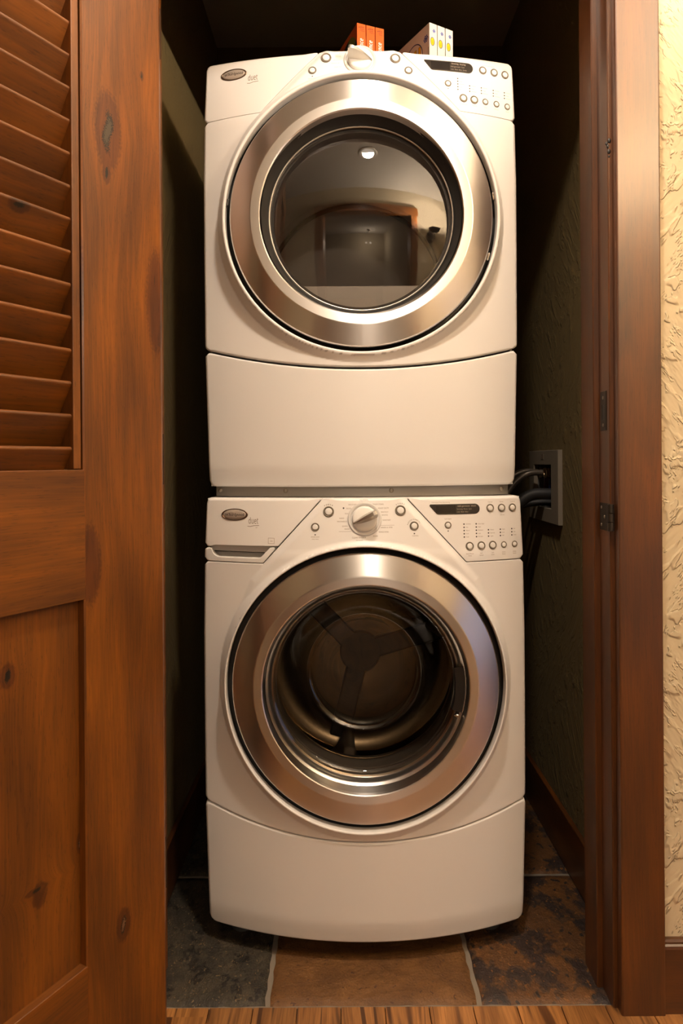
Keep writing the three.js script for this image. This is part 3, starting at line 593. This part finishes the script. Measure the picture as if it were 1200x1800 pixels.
// ---- washer
const washPrint = printTex(0.70, 0.9058, (k) => {
  const { text, dot, line, arcText } = k, cx = 0, cy = 0.8589, c = 6475;
  for (const [t, x, y, m] of [['NORMAL', 598, 100, 4.4], ['CASUAL', 605, 138, 3.6], ['DELICATE', 442, 158, 3.8], ['BULKY ITEMS', 782, 155, 3.8], ['HEAVY DUTY', 850, 210, 4], ['WHITEST', 865, 258, 3.8], ['WHITES', 868, 300, 3.6], ['SANITARY', 890, 362, 3.8], ['DRAIN & SPIN', 888, 458, 3.8], ['RINSE/SPIN', 848, 515, 3.8], ['SOAK', 740, 570, 4], ['CLEAN WASHER', 525, 588, 4], ['With Bleach', 530, 622, 2.6], ['QUICK', 340, 438, 3.8], ['WASH', 368, 475, 3.8], ['HAND', 300, 335, 3.8], ['WASHABLES', 305, 378, 3.8], ['SILK', 365, 275, 3.8], ['WOOL', 395, 208, 3.8]])
    text(t, cx + (x - 603) / c, cy - (y - 350) / c, m, { color: 'rgb(128,116,104)' });
  line([[(812 - 603) / c, cy - 0.0125], [(990 - 603) / c, cy - 0.0125]], 0.5); line([[(262 - 603) / c, cy - 0.0245], [(420 - 603) / c, cy - 0.0245]], 0.5);
  dot((325 - 603) / c, cy + 0.0224, 1.6);
  arcText('POWER', -0.0734, 0.8741, 0.0145, 2.15, 0.28, 3.6); arcText('START', 0.073, 0.8754, 0.0145, 2.15, 0.28, 3.6); arcText('PAUSE/CANCEL', 0.1005, 0.844, 0.0135, 2.9, 0.22, 3.2);
  dot(-0.1009, 0.828, 1.3); text('DRUM LIGHT', -0.1009, 0.8235, 3); text('PRESS TWICE', -0.1009, 0.8195, 2.4); dot(0.1005, 0.829, 1.3); text('CONTROL', 0.1025, 0.8245, 3);
  wordmark(k, -0.2307, 0.8535); text('HT', -0.2235, 0.8405, 3.5); line([[-0.1985, 0.8085], [-0.1985, 0.8195], [-0.186, 0.8195], [-0.186, 0.8085], [-0.1985, 0.8085]], 0.7); text('-HE', -0.1922, 0.8135, 4);
  text('Estimated Time Remaining', 0.158, 0.8905, 3.2); ['Cancel', 'Pause', 'Control'].forEach((t, i) => text(t, 0.2645 + i * 0.0252, 0.8895, 3.2)); text('+ Minutes', 0.2905, 0.862, 2.6);
  text('Cycle Signal', 0.1719, 0.8565, 2.8); dot(0.1719, 0.832, 1.2);
  const cols = [[0.206, 0.8451, 5, ['Sanitary', 'Hot', 'Warm', 'Cool', 'Cold']], [0.2325, 0.845, 5, ['Extra High', 'High', 'Medium', 'Low', 'No Spin']], [0.2592, 0.8318, 3, ['Heavy', 'Normal', 'Light']], [0.286, 0.8319, 3, ['High', 'Low', 'Off']], [0.3122, 0.8321, 3, ['On', 'Off', 'Hold']]];
  for (const [x, y, n, w] of cols) for (let i = 0; i < n; i++) { dot(x, y - i * 0.0066, 1.5); text(w[i], x + 0.004, y - i * 0.0066, 3, { align: 'left' }); }
  [['Wash/Rinse', 'Temp'], ['Spin', 'Speed'], ['Soil', 'Level'], ['Extra', 'Rinse'], ['Delay', 'Wash']].forEach((w, i) => w.forEach((t, q) => text(t, 0.217 + i * 0.0253, 0.7845 - q * 0.0042, 3.1)));
});
const washer = makeMachine({
  name: 'washing_machine', pos: [0.0464, 0.0435, 0], yc: 0.5165, RO: 0.307, top: 0.9015, seam: 0.7668, kickTop: 0.2065, kickEnd: 0.2605, kickGap: 0.0012, py: 0.8589,
  a0: 0.0848, a1: 0.06, b0: 0.2090, uy0: 0.70, print: washPrint, drawer: true, feet: 0.0435, gap: 0.0007, seamR: 0.0013, twist: 0.42, badge: [-0.2712, 0.8665], display: [0.1311, 0.1497, 0.2412, 0.8655, 0.8866],
  disp: dispTex(['Add garment  Wash', 'Sensing  Rinse  Spin', 'Low  Med  Max']),
  buttons: [[-0.0734, 0.8741, 0.0112], [0.073, 0.8754, 0.0112], [-0.1009, 0.843, 0.0088], [0.1005, 0.844, 0.0094], [0.2641, 0.8766, 0.0088], [0.2896, 0.8765, 0.0088], [0.3142, 0.8764, 0.0088], [0.1719, 0.8437, 0.0074], [0.217, 0.7994, 0.0092], [0.2425, 0.7995, 0.0092], [0.2679, 0.7996, 0.0092], [0.2932, 0.7995, 0.0070], [0.3183, 0.7994, 0.0070]],
  ring: [[0.2640, -0.034], [0.2725, -0.026], [0.2748, -0.016], [0.2742, -0.010], [0.2722, -0.008], [0.2300, 0.0006], [0.2275, 0.0008], [0.2125, 0.0002], [0.2105, -0.0012], [0.2085, -0.007], [0.2045, -0.030]],
  inner(door, bend, root, yc, Z) {
    const at = (g) => { g.translate(0, yc, 0.0865); return g; };
    mesh('door_liner', at(lathe(smoothProf([[0.2052, -0.028], [0.200, -0.034], [0.196, -0.046], [0.192, -0.050]], 16), 96)), M.steelPlain, door);
    mesh('glass_bowl', at(lathe(smoothProf([[0.1945, -0.046], [0.186, -0.052], [0.176, -0.066], [0.160, -0.092], [0.141, -0.124], [0.131, -0.137], [0.120, -0.145], [0.095, -0.149], [0.05, -0.151], [0.001, -0.1515]], 60), 96)), M.bowl, door);
    mesh('gasket', at(lathe(smoothProf([[0.262, -0.040], [0.225, -0.052], [0.208, -0.066], [0.214, -0.086], [0.204, -0.104], [0.214, -0.122], [0.198, -0.140], [0.203, -0.168], [0.210, -0.180]], 60), 96)), M.rubber, root);
    const tilt = (g) => { g.translate(0, 0, 0.18); g.rotateX(-0.17); g.translate(0, 0, -0.18); return at(g); };
    const drum = mesh('drum', tilt(lathe([[0.200, -0.176], [0.206, -0.172], [0.236, -0.182], [0.256, -0.196], [0.258, -0.30], [0.256, -0.36], [0.258, -0.44], [0.248, -0.455], [0.20, -0.462], [0.12, -0.452], [0.07, -0.458], [0.001, -0.458]], 96)), S({ color: lin(0.20, 0.165, 0.115), metalness: 1, roughness: 0.2 }), root);
    const sp = []; for (let k = 0; k < 3; k++) { const q = new RoundedBoxGeometry(0.052, 0.215, 0.016, 3, 0.006); q.translate(0, 0.115, -0.452); q.rotateZ(k * 2.0944 - 1.31); sp.push(q); }
    sp.push(new THREE.CylinderGeometry(0.05, 0.056, 0.018, 40).rotateX(Math.PI / 2).translate(0, 0, -0.452)); mesh('drum_spider', tilt(merge(sp)), M.dark, drum);
    for (let k = 0; k < 3; k++) {
      const s = new THREE.Shape(); s.moveTo(-0.034, 0); s.quadraticCurveTo(-0.016, 0.012, -0.009, 0.062); s.quadraticCurveTo(0, 0.072, 0.009, 0.062); s.quadraticCurveTo(0.016, 0.012, 0.034, 0); s.closePath();
      const g = new THREE.ExtrudeGeometry(s, { depth: 0.22, bevelEnabled: true, bevelSize: 0.004, bevelThickness: 0.01, bevelSegments: 3 }); g.translate(0, -0.255, -0.43); g.rotateZ(k * 2.0944 - 0.17);
      mesh('drum_baffle', tilt(g), M.grey, drum);
    }
    mesh('latch_pocket', at(lathe([[0.2070, -0.029], [0.1850, -0.0305], [0.1840, -0.033], [0.1840, -0.048]], 24, 74 * Math.PI / 180, 27 * Math.PI / 180)), M.black, door);
    mesh('latch_pin', at(new THREE.SphereGeometry(0.0055, 16, 10).scale(1.2, 0.8, 1).translate(0.1875, -0.064, -0.036)), M.chrome, door);
  },
});
tag(washer, 'white front-loading washer at the bottom of the stack, standing on slate tile', 'washing machine');

// ---- dryer
const dryPrint = printTex(0.72, 0.9238, (k) => {
  const { text, dot, line } = k, pale = { color: 'rgb(190,182,172)' };
  [['NORMAL', -0.036, 0.912], ['CASUAL', -0.046, 0.905], ['DELICATE', -0.048, 0.897], ['TOUCH UP', -0.052, 0.889], ['SANITARY', -0.046, 0.880], ['HEAVY DUTY', 0.045, 0.911], ['BULKY ITEMS', 0.050, 0.903], ['TIMED DRY', 0.052, 0.888], ['RACK DRY', 0.046, 0.880], ['QUICK DRY', 0.034, 0.872]].forEach(([t, x, y]) => text(t, x, y, 3.8, pale));
  text('POWER', -0.0713, 0.9145, 3.4); text('START', 0.0741, 0.913, 3.4, pale); dot(-0.1003, 0.861, 1.2); text('DRUM LIGHT', -0.1003, 0.8555, 3, pale);
  wordmark(k, -0.229, 0.8746);
  text('End of Cycle Signal', 0.278, 0.9045, 3.2, pale); text('Control', 0.3163, 0.9025, 3.2, pale); text('More', 0.1867, 0.8655, 2.8, pale); dot(0.1867, 0.842, 1.1, 'rgb(110,104,98)');
  const cols = [[0.2084, 0.8674, 5], [0.2346, 0.854, 3], [0.261, 0.8533, 3], [0.2884, 0.8519, 3], [0.3144, 0.8514, 3]], w = ['Hottest', 'High', 'Medium', 'Low', 'Air'];
  for (const [x, y, n] of cols) for (let i = 0; i < n; i++) { dot(x, y - i * 0.0062, 1.35); text(w[i], x + 0.004, y - i * 0.0062, 3, { align: 'left', ...pale }); }
  ['Temperature', 'Dryness', 'Time', 'Wrinkle', 'Signal'].forEach((t, i) => text(t, 0.2198 + i * 0.0252, 0.8105, 3, pale));
});
const dryer = makeMachine({
  name: 'clothes_dryer', pos: [0.0448, 0.9672, -0.039], yc: 0.5665, RO: 0.310, top: 0.9195, seam: 0.7928, kickTop: 0.2485, kickEnd: 0.300, kickGap: 0.0045, py: 0.8955,
  a0: 0.0848, a1: 0.06, b0: 0.2118, uy0: 0.72, print: dryPrint, drawer: false, gap: 0.0003, seamR: 0.0008, twist: 2.92, badge: [-0.2712, 0.888], display: [0.1338, 0.1517, 0.2432, 0.8815, 0.9045],
  disp: dispTex(['Sensing  Drying', 'Add garment  Cool', 'Low  Med  Max  Done']),
  buttons: [[-0.0713, 0.9017, 0.0112], [0.0741, 0.8993, 0.0112], [-0.1003, 0.8742, 0.0088], [0.1014, 0.8727, 0.0088], [0.2651, 0.8928, 0.0088], [0.2911, 0.8916, 0.0088], [0.3163, 0.8907, 0.0088], [0.1867, 0.8534, 0.0074], [0.2198, 0.8238, 0.0092], [0.2441, 0.8234, 0.0092], [0.2694, 0.8228, 0.0072], [0.2951, 0.8222, 0.0072], [0.3207, 0.8213, 0.0072]],
  doorZ: 0.006, ring: [[0.2660, -0.036], [0.2750, -0.028], [0.2775, -0.018], [0.2768, -0.011], [0.2745, -0.0085], [0.2330, 0.001], [0.2310, 0.0012], [0.2135, -0.002], [0.2110, -0.004], [0.2095, -0.008], [0.2070, -0.016]],
  inner(door, bend, root, yc, Z) {
    const at = (g) => { g.translate(0, yc, 0.0865); return g; };
    mesh('inner_bezel', at(lathe(smoothProf([[0.2085, -0.010], [0.2040, -0.026], [0.1985, -0.040], [0.1930, -0.0455], [0.186, -0.046]], 24), 120)), M.dark, door);
    mesh('bezel_lip', at(lathe([[0.1965, -0.0385], [0.1955, -0.0365], [0.1938, -0.0362], [0.1926, -0.0380]], 96)), M.satin, door);
    const RG = 0.66, a = 0.192, z0 = -0.044, cap = []; for (let i = 0; i <= 40; i++) { const r = a * (1 - i / 40); cap.push([r, z0 + Math.sqrt(RG * RG - r * r) - Math.sqrt(RG * RG - a * a)]); }
    mesh('door_glass', at(lathe(cap, 120)), M.smoked, door);
    const ang = Math.asin(0.139 / 0.188), s = new THREE.Shape(); s.absarc(0, 0, 0.188, Math.PI + ang, 2 * Math.PI - ang, false); s.closePath();
    const g = new THREE.ExtrudeGeometry(s, { depth: 0.004, bevelEnabled: true, bevelSize: 0.001, bevelThickness: 0.001, bevelSegments: 2, curveSegments: 40 }); g.translate(0, 0, -0.060);
    mesh('inner_panel', at(g), M.plate, door);
    const drum = mesh('drum', at(lathe([[0.200, -0.060], [0.210, -0.068], [0.250, -0.080], [0.282, -0.085], [0.285, -0.10], [0.285, -0.66], [0.270, -0.665], [0.266, -0.678], [0.20, -0.680], [0.001, -0.680]], 96)), S({ color: lin(0.42, 0.40, 0.38), roughness: 0.5 }), root);
    mesh('drum_rim', at(new THREE.TorusGeometry(0.262, 0.007, 10, 90).translate(0, 0, -0.668)), M.dark, drum);
    // door hinge knuckles and catch in the gap around the ring
    for (const [x, y, r] of [[0.2805, 0.045, 0.005], [0.268, -0.083, 0.0052], [-0.2815, 0.036, 0.005]]) mesh('hinge_tab', new THREE.CapsuleGeometry(r * 0.55, 0.012, 4, 10).rotateZ(Math.atan2(y, x)).translate(x, yc + y, 0.0865 - 0.33 * x * x - 0.012), x > 0 ? M.chrome : M.dark, door);
  },
});
tag(dryer, 'white dryer stacked on top of the washer, with a dark convex glass door', 'dryer');

// ---- stacking bracket between the machines
{
  const b = thing('stacking_bracket', [0.0452, 0.9448, -0.039]);
  const n = 24;
  const pts = [[-0.322, -0.30]]; for (let i = 0; i <= n; i++) { const x = -0.322 + 0.644 * i / n; pts.push([x, bow(x) * 0.93 - 0.024]); } pts.push([0.322, -0.30]);
  const g = new THREE.ExtrudeGeometry(new THREE.Shape(pts.map(([x, z]) => new THREE.Vector2(x, -z))), { depth: 0.0222, bevelEnabled: false }); g.rotateX(-Math.PI / 2);
  mesh('channel', g, S({ color: lin(0.34, 0.32, 0.29), metalness: 0.6, roughness: 0.4 }), b);
  for (const x of [-0.312, -0.165, 0.06, 0.305]) { const c = new THREE.SphereGeometry(0.005, 14, 8); c.scale(1, 1, 0.4); c.translate(x, 0.013, bow(x) * 0.93 - 0.023); mesh('screw', c, M.screw, b); }
  tag(b, 'thin metal stacking strip between the washer and the dryer', 'bracket');
}

// ---------------------------------------------------------------- small boxes on the dryer
{
  const face = (w, h, draw) => S({ map: canvasTex(w, h, draw), roughness: 0.55 });
  const plain = (r, g, b) => S({ color: lin(r, g, b), roughness: 0.6 });
  const orangeFront = face(128, 640, (c, w, h) => {
    c.fillStyle = 'rgb(240,104,22)'; c.fillRect(0, 0, w, h);
    c.fillStyle = 'rgb(70,40,14)'; c.font = 'bold 20px serif'; c.textAlign = 'center'; c.fillText('outdoor', 62, 52); c.fillText('fresh', 74, 74); c.strokeStyle = 'rgb(70,40,14)'; c.lineWidth = 4; c.beginPath(); c.moveTo(18, 60); c.quadraticCurveTo(60, 24, 108, 40); c.stroke(); c.beginPath(); c.moveTo(50, 88); c.lineTo(112, 92); c.stroke();
    c.save(); c.translate(62, 300); c.rotate(-Math.PI / 2); c.fillStyle = '#fff'; c.textBaseline = 'middle'; c.font = 'bold italic 86px sans-serif'; c.scale(0.72, 1); c.fillText('bounce', 0, 0); c.restore();
    c.fillStyle = 'rgb(250,150,40)'; c.fillRect(20, 470, 90, 60);
  });
  const orangeSide = face(768, 640, (c, w, h) => {
    c.fillStyle = 'rgb(206,84,26)'; c.fillRect(0, 0, w, h); c.fillStyle = 'rgb(24,44,56)'; c.beginPath(); c.ellipse(470, 320, 290, 250, 0, 0, 7); c.fill();
    c.fillStyle = 'rgb(126,132,60)'; c.beginPath(); c.ellipse(590, 150, 130, 60, 0.5, 0, 7); c.fill(); c.fillStyle = 'rgb(170,60,24)'; c.beginPath(); c.ellipse(400, 360, 120, 70, -0.4, 0, 7); c.fill();
    c.fillStyle = '#f2e6d8'; c.font = 'bold italic 130px sans-serif'; c.textAlign = 'center'; c.fillText('bounce', 440, 330);
  });
  const flower = (c, x, y, r) => { c.strokeStyle = 'rgb(58,76,168)'; c.lineWidth = r * 0.28; for (let k = 0; k < 6; k++) { c.beginPath(); c.ellipse(x + Math.cos(k * 1.047) * r * 0.6, y + Math.sin(k * 1.047) * r * 0.6, r * 0.42, r * 0.3, k * 1.047, 0, 7); c.stroke(); } };
  const whiteFront = face(128, 640, (c, w, h) => {
    c.fillStyle = 'rgb(240,236,228)'; c.fillRect(0, 0, w, h); flower(c, 78, 92, 22);
    c.fillStyle = 'rgb(250,210,20)'; c.strokeStyle = 'rgb(36,58,120)'; c.lineWidth = 7; c.beginPath(); c.ellipse(52, 232, 34, 52, 0, 0, 7); c.fill(); c.stroke();
    c.strokeStyle = 'rgb(200,150,10)'; c.lineWidth = 3; c.beginPath(); c.ellipse(44, 240, 10, 15, 0, 0, 7); c.stroke(); c.beginPath(); c.moveTo(62, 205); c.lineTo(62, 258); c.moveTo(72, 205); c.lineTo(72, 258); c.stroke();
    c.fillStyle = 'rgb(140,140,150)'; c.font = '13px sans-serif'; c.save(); c.translate(110, 300); c.rotate(-Math.PI / 2); c.fillText('free clear', 0, 0); c.restore(); c.fillStyle = 'rgb(60,56,52)'; c.save(); c.translate(14, 470); c.rotate(-Math.PI / 2); c.font = '15px sans-serif'; c.fillText('NET WT', 0, 0); c.restore();
  });
  const whiteSide = face(768, 640, (c, w, h) => {
    c.fillStyle = 'rgb(236,230,220)'; c.fillRect(0, 0, w, h); flower(c, 690, 170, 42);
    c.fillStyle = 'rgb(252,206,16)'; c.strokeStyle = 'rgb(30,46,96)'; c.lineWidth = 26; c.beginPath(); c.ellipse(420, 330, 190, 200, 0, 0, 7); c.stroke(); c.fillStyle = 'rgb(230,224,214)'; c.fill();
    c.fillStyle = 'rgb(250,200,14)'; c.strokeStyle = 'rgb(120,84,10)'; c.lineWidth = 6; c.font = 'bold 300px sans-serif'; c.textAlign = 'center'; c.textBaseline = 'middle'; c.fillText('all', 420, 330); c.strokeText('all', 420, 330);
    c.fillStyle = 'rgb(50,48,46)'; c.fillRect(738, 300, 8, 220);
  });
  const W = 0.0205, Hh = 0.1110, L = 0.135, pitch = 0.0224;
  // three folded cartons of a kind: front at local z = 0, depth backwards
  const carton = (name, mats) => {
    const g = new THREE.BoxGeometry(W, Hh, L); g.translate(W / 2, Hh / 2, -L / 2);
    const m = mesh(name, g, mats); m.userData.__n = {};
    const s = new RoundedBoxGeometry(W * 0.9, 0.0008, L * 0.96, 1, 0.0003); s.translate(W / 2, Hh + 0.0003, -L / 2); mesh('top_flap', s, mats[2], m);
    return m;
  };
  const set = (name, mats, p, yaw, labels, category, group) => {
    let first = null;
    labels.forEach((lb, i) => {
      const m = i ? first.clone() : (first = carton(name, mats)); if (i) { m.name = numbered(name); scene.add(m); }
      m.position.set(p[0] + Math.cos(yaw) * pitch * i, p[1], p[2] - Math.sin(yaw) * pitch * i); m.rotation.y = yaw;
      m.userData = { label: lb, category, group };
    });
  };
  const top = 0.9672 + 0.9187;
  const o = plain(0.78, 0.15, 0.012), w = plain(0.80, 0.77, 0.70);
  set('dryer_sheet_box', [o, orangeSide, o, o, orangeFront, o], [0.0415, top, -0.066], 21 * Math.PI / 180, ['orange dryer sheet box nearest the knob, its dark printed side showing', 'orange dryer sheet box in the middle of the three orange ones', 'orange dryer sheet box at the right end of the orange ones'], 'box', 'orange boxes standing on the dryer');
  set('detergent_box', [w, whiteSide, w, w, whiteFront, w], [0.2025, top, -0.066], 29 * Math.PI / 180, ['white detergent box whose large yellow lettered side shows', 'white detergent box in the middle of the three white ones', 'white detergent box at the right end of the white ones'], 'box', 'white boxes standing on the dryer');
}

// ---------------------------------------------------------------- water outlet box and hoses on the right closet wall
{
  const cy = (OB.y0 + OB.y1) / 2, cz = -0.4235;
  const b = thing('outlet_box', [WR, 0, 0]);
  const s = new THREE.Shape([[-0.555, 0.853], [-0.292, 0.853], [-0.292, 1.045], [-0.555, 1.045]].map(([z, y]) => new THREE.Vector2(z, y)));
  const h = new THREE.Path([[OB.z0 + 0.004, OB.y0 + 0.004], [OB.z1 - 0.004, OB.y0 + 0.004], [OB.z1 - 0.004, OB.y1 - 0.004], [OB.z0 + 0.004, OB.y1 - 0.004]].map(([z, y]) => new THREE.Vector2(z, y))); s.holes.push(h);
  const g = new THREE.ExtrudeGeometry(s, { depth: 0.010, bevelEnabled: true, bevelSize: 0.001, bevelThickness: 0.001, bevelSegments: 2 }); g.rotateY(-Math.PI / 2); g.translate(-0.001, 0, 0);
  mesh('face_plate', g, S({ color: lin(0.22, 0.19, 0.15), roughness: 0.5 }), b);
  const z0 = OB.z0 + 0.001, z1 = OB.z1 - 0.001, y0 = OB.y0 + 0.001, y1 = OB.y1 - 0.001;
  mesh('box_well', [box(0.085, 0.088, y0, y1, z0, z1), box(0, 0.086, y0, y0 + 0.002, z0, z1), box(0, 0.086, y1 - 0.002, y1, z0, z1), box(0, 0.086, y0, y1, z0, z0 + 0.002), box(0, 0.086, y0, y1, z1 - 0.002, z1)], S({ color: lin(0.12, 0.115, 0.11), roughness: 0.6 }), b);
  mesh('emblem', box(-0.0128, -0.0118, 1.022, 1.036, -0.436, -0.414), S({ color: lin(0.17, 0.13, 0.10), roughness: 0.5 }), b);
  for (const [i, z] of [[0, -0.470], [1, -0.425]]) {
    const v = mesh('valve', [new THREE.CylinderGeometry(0.011, 0.011, 0.05, 18).rotateZ(Math.PI / 2).translate(0.045, 0.985, z), new THREE.CylinderGeometry(0.014, 0.014, 0.014, 6).rotateZ(Math.PI / 2).translate(0.012, 0.985, z), new THREE.TorusGeometry(0.012, 0.003, 8, 20).rotateY(Math.PI / 2).translate(-0.004, 0.985, z)], S({ color: lin(0.55, 0.42, 0.25), metalness: 1, roughness: 0.3 }), b);
    mesh('valve_handle', [new THREE.CylinderGeometry(0.014, 0.016, 0.012, 12).rotateZ(Math.PI / 2).translate(0.02, 0.958, z), new THREE.BoxGeometry(0.008, 0.03, 0.009).translate(0.01, 0.955, z)], i ? S({ color: lin(0.01, 0.015, 0.10), roughness: 0.4 }) : S({ color: lin(0.12, 0.01, 0.01), roughness: 0.4 }), v);
  }
  tag(b, 'grey washer outlet box with a rectangular face plate on the right closet wall', 'outlet box');
  const hose = (name, pts, r, mat, label) => {
    const curveP = new THREE.CatmullRomCurve3(pts.map((p) => new THREE.Vector3(...p)));
    return tag(mesh(name, new THREE.TubeGeometry(curveP, 80, r, 14), mat), label, 'hose', null);
  };
  const braid = S({ color: lin(0.10, 0.085, 0.07), roughness: 0.32, metalness: 0.35 });
  hose('supply_hose', [[0.553, 0.985, -0.470], [0.520, 0.988, -0.475], [0.485, 0.975, -0.478], [0.452, 0.935, -0.480], [0.436, 0.86, -0.49], [0.432, 0.70, -0.55], [0.425, 0.5, -0.66], [0.425, 0.35, -0.70]], 0.0085, braid, 'upper black supply hose arching from the outlet box');
  hose('supply_hose', [[0.553, 0.985, -0.425], [0.520, 0.984, -0.425], [0.488, 0.968, -0.428], [0.456, 0.925, -0.432], [0.442, 0.85, -0.44], [0.437, 0.70, -0.52], [0.43, 0.5, -0.64], [0.43, 0.30, -0.68]], 0.0085, braid, 'front black supply hose arching from the outlet box');
  const corr = S({ color: lin(0.022, 0.022, 0.024), roughness: 0.5 });
  hose('drain_hose', [[0.600, 0.925, -0.40], [0.560, 0.928, -0.40], [0.515, 0.925, -0.40], [0.475, 0.900, -0.392], [0.450, 0.85, -0.392], [0.440, 0.74, -0.41], [0.435, 0.5, -0.50], [0.435, 0.25, -0.58]], 0.0155, corr, 'thick dark drain hose bending down from the outlet box');
  hose('drain_hose', [[0.600, 0.900, -0.45], [0.556, 0.902, -0.45], [0.500, 0.892, -0.455], [0.476, 0.86, -0.458], [0.474, 0.76, -0.49], [0.470, 0.5, -0.60], [0.466, 0.20, -0.70]], 0.010, corr, 'thinner dark hose just under the drain hose');
}

// ---------------------------------------------------------------- lamps of the hall
CAN.forEach(([x, y, z], i) => {
  const c = thing('ceiling_light', [x, y, z]);
  mesh('trim_ring', lathe([[0.085, 0], [0.083, 0.006], [0.066, 0.007], [0.060, 0.002], [0.058, 0.0005]], 48).rotateX(Math.PI / 2), S({ color: lin(0.75, 0.7, 0.6), roughness: 0.5 }), c);
  mesh('lens', lathe([[0.060, 0.0005], [0.059, 0.003], [0.0005, 0.004]], 40).rotateX(Math.PI / 2), M.glow, c);
  tag(c, ['recessed ceiling light just in front of the closet', 'added recessed ceiling light, ambient fill at the window end of the hall', 'added recessed ceiling light, ambient fill at the far left end of the hall'][i], 'ceiling light');
});
{
  const s = thing('wall_sconce', SCONCE);
  mesh('back_plate', lathe([[0.0005, 0.02], [0.05, 0.018], [0.056, 0.010], [0.056, 0.0]], 40).rotateY(Math.PI).scale(1, 1.5, 1).translate(0, -0.05, 0.029), M.iron, s);
  mesh('arm', tube([[0, -0.09, 0.01], [0, -0.12, -0.05], [0, -0.08, -0.10], [0, 0.0, -0.11]], 0.007), M.iron, s);
  mesh('cup', new THREE.LatheGeometry(smoothProf([[0.012, -0.005], [0.04, 0.0], [0.075, 0.03], [0.085, 0.055]], 20).map(([r, y]) => new THREE.Vector2(r, y)), 40).translate(0, 0, -0.11), S({ color: lin(0.05, 0.04, 0.03), metalness: 0.4, roughness: 0.5, side: THREE.DoubleSide }), s);
  mesh('bulb', new THREE.SphereGeometry(0.026, 24, 16).translate(0, 0.040, -0.11), M.glow, s);
  tag(s, 'dark iron wall sconce beside the doorway opposite', 'wall lamp');
  const t = thing('pendant_lamp', [0.39, 2.45, 4.02]);
  mesh('stem', [new THREE.CylinderGeometry(0.006, 0.006, 0.36, 10).translate(0, -0.18, 0), new THREE.CylinderGeometry(0.05, 0.05, 0.012, 24).translate(0, -0.006, 0), new THREE.CylinderGeometry(0.006, 0.006, 0.15, 8).rotateZ(Math.PI / 2).translate(0, -0.365, 0)], M.iron, t);
  for (const dx of [-0.07, 0.07]) mesh('bulb', new THREE.SphereGeometry(0.032, 20, 14).translate(dx, -0.43, 0), M.glow, t);
  tag(t, 'small two-bulb pendant in the dark room opposite', 'pendant lamp');
}
scene.traverse((o) => { delete o.userData.__n; });
renderer.render(scene, camera);
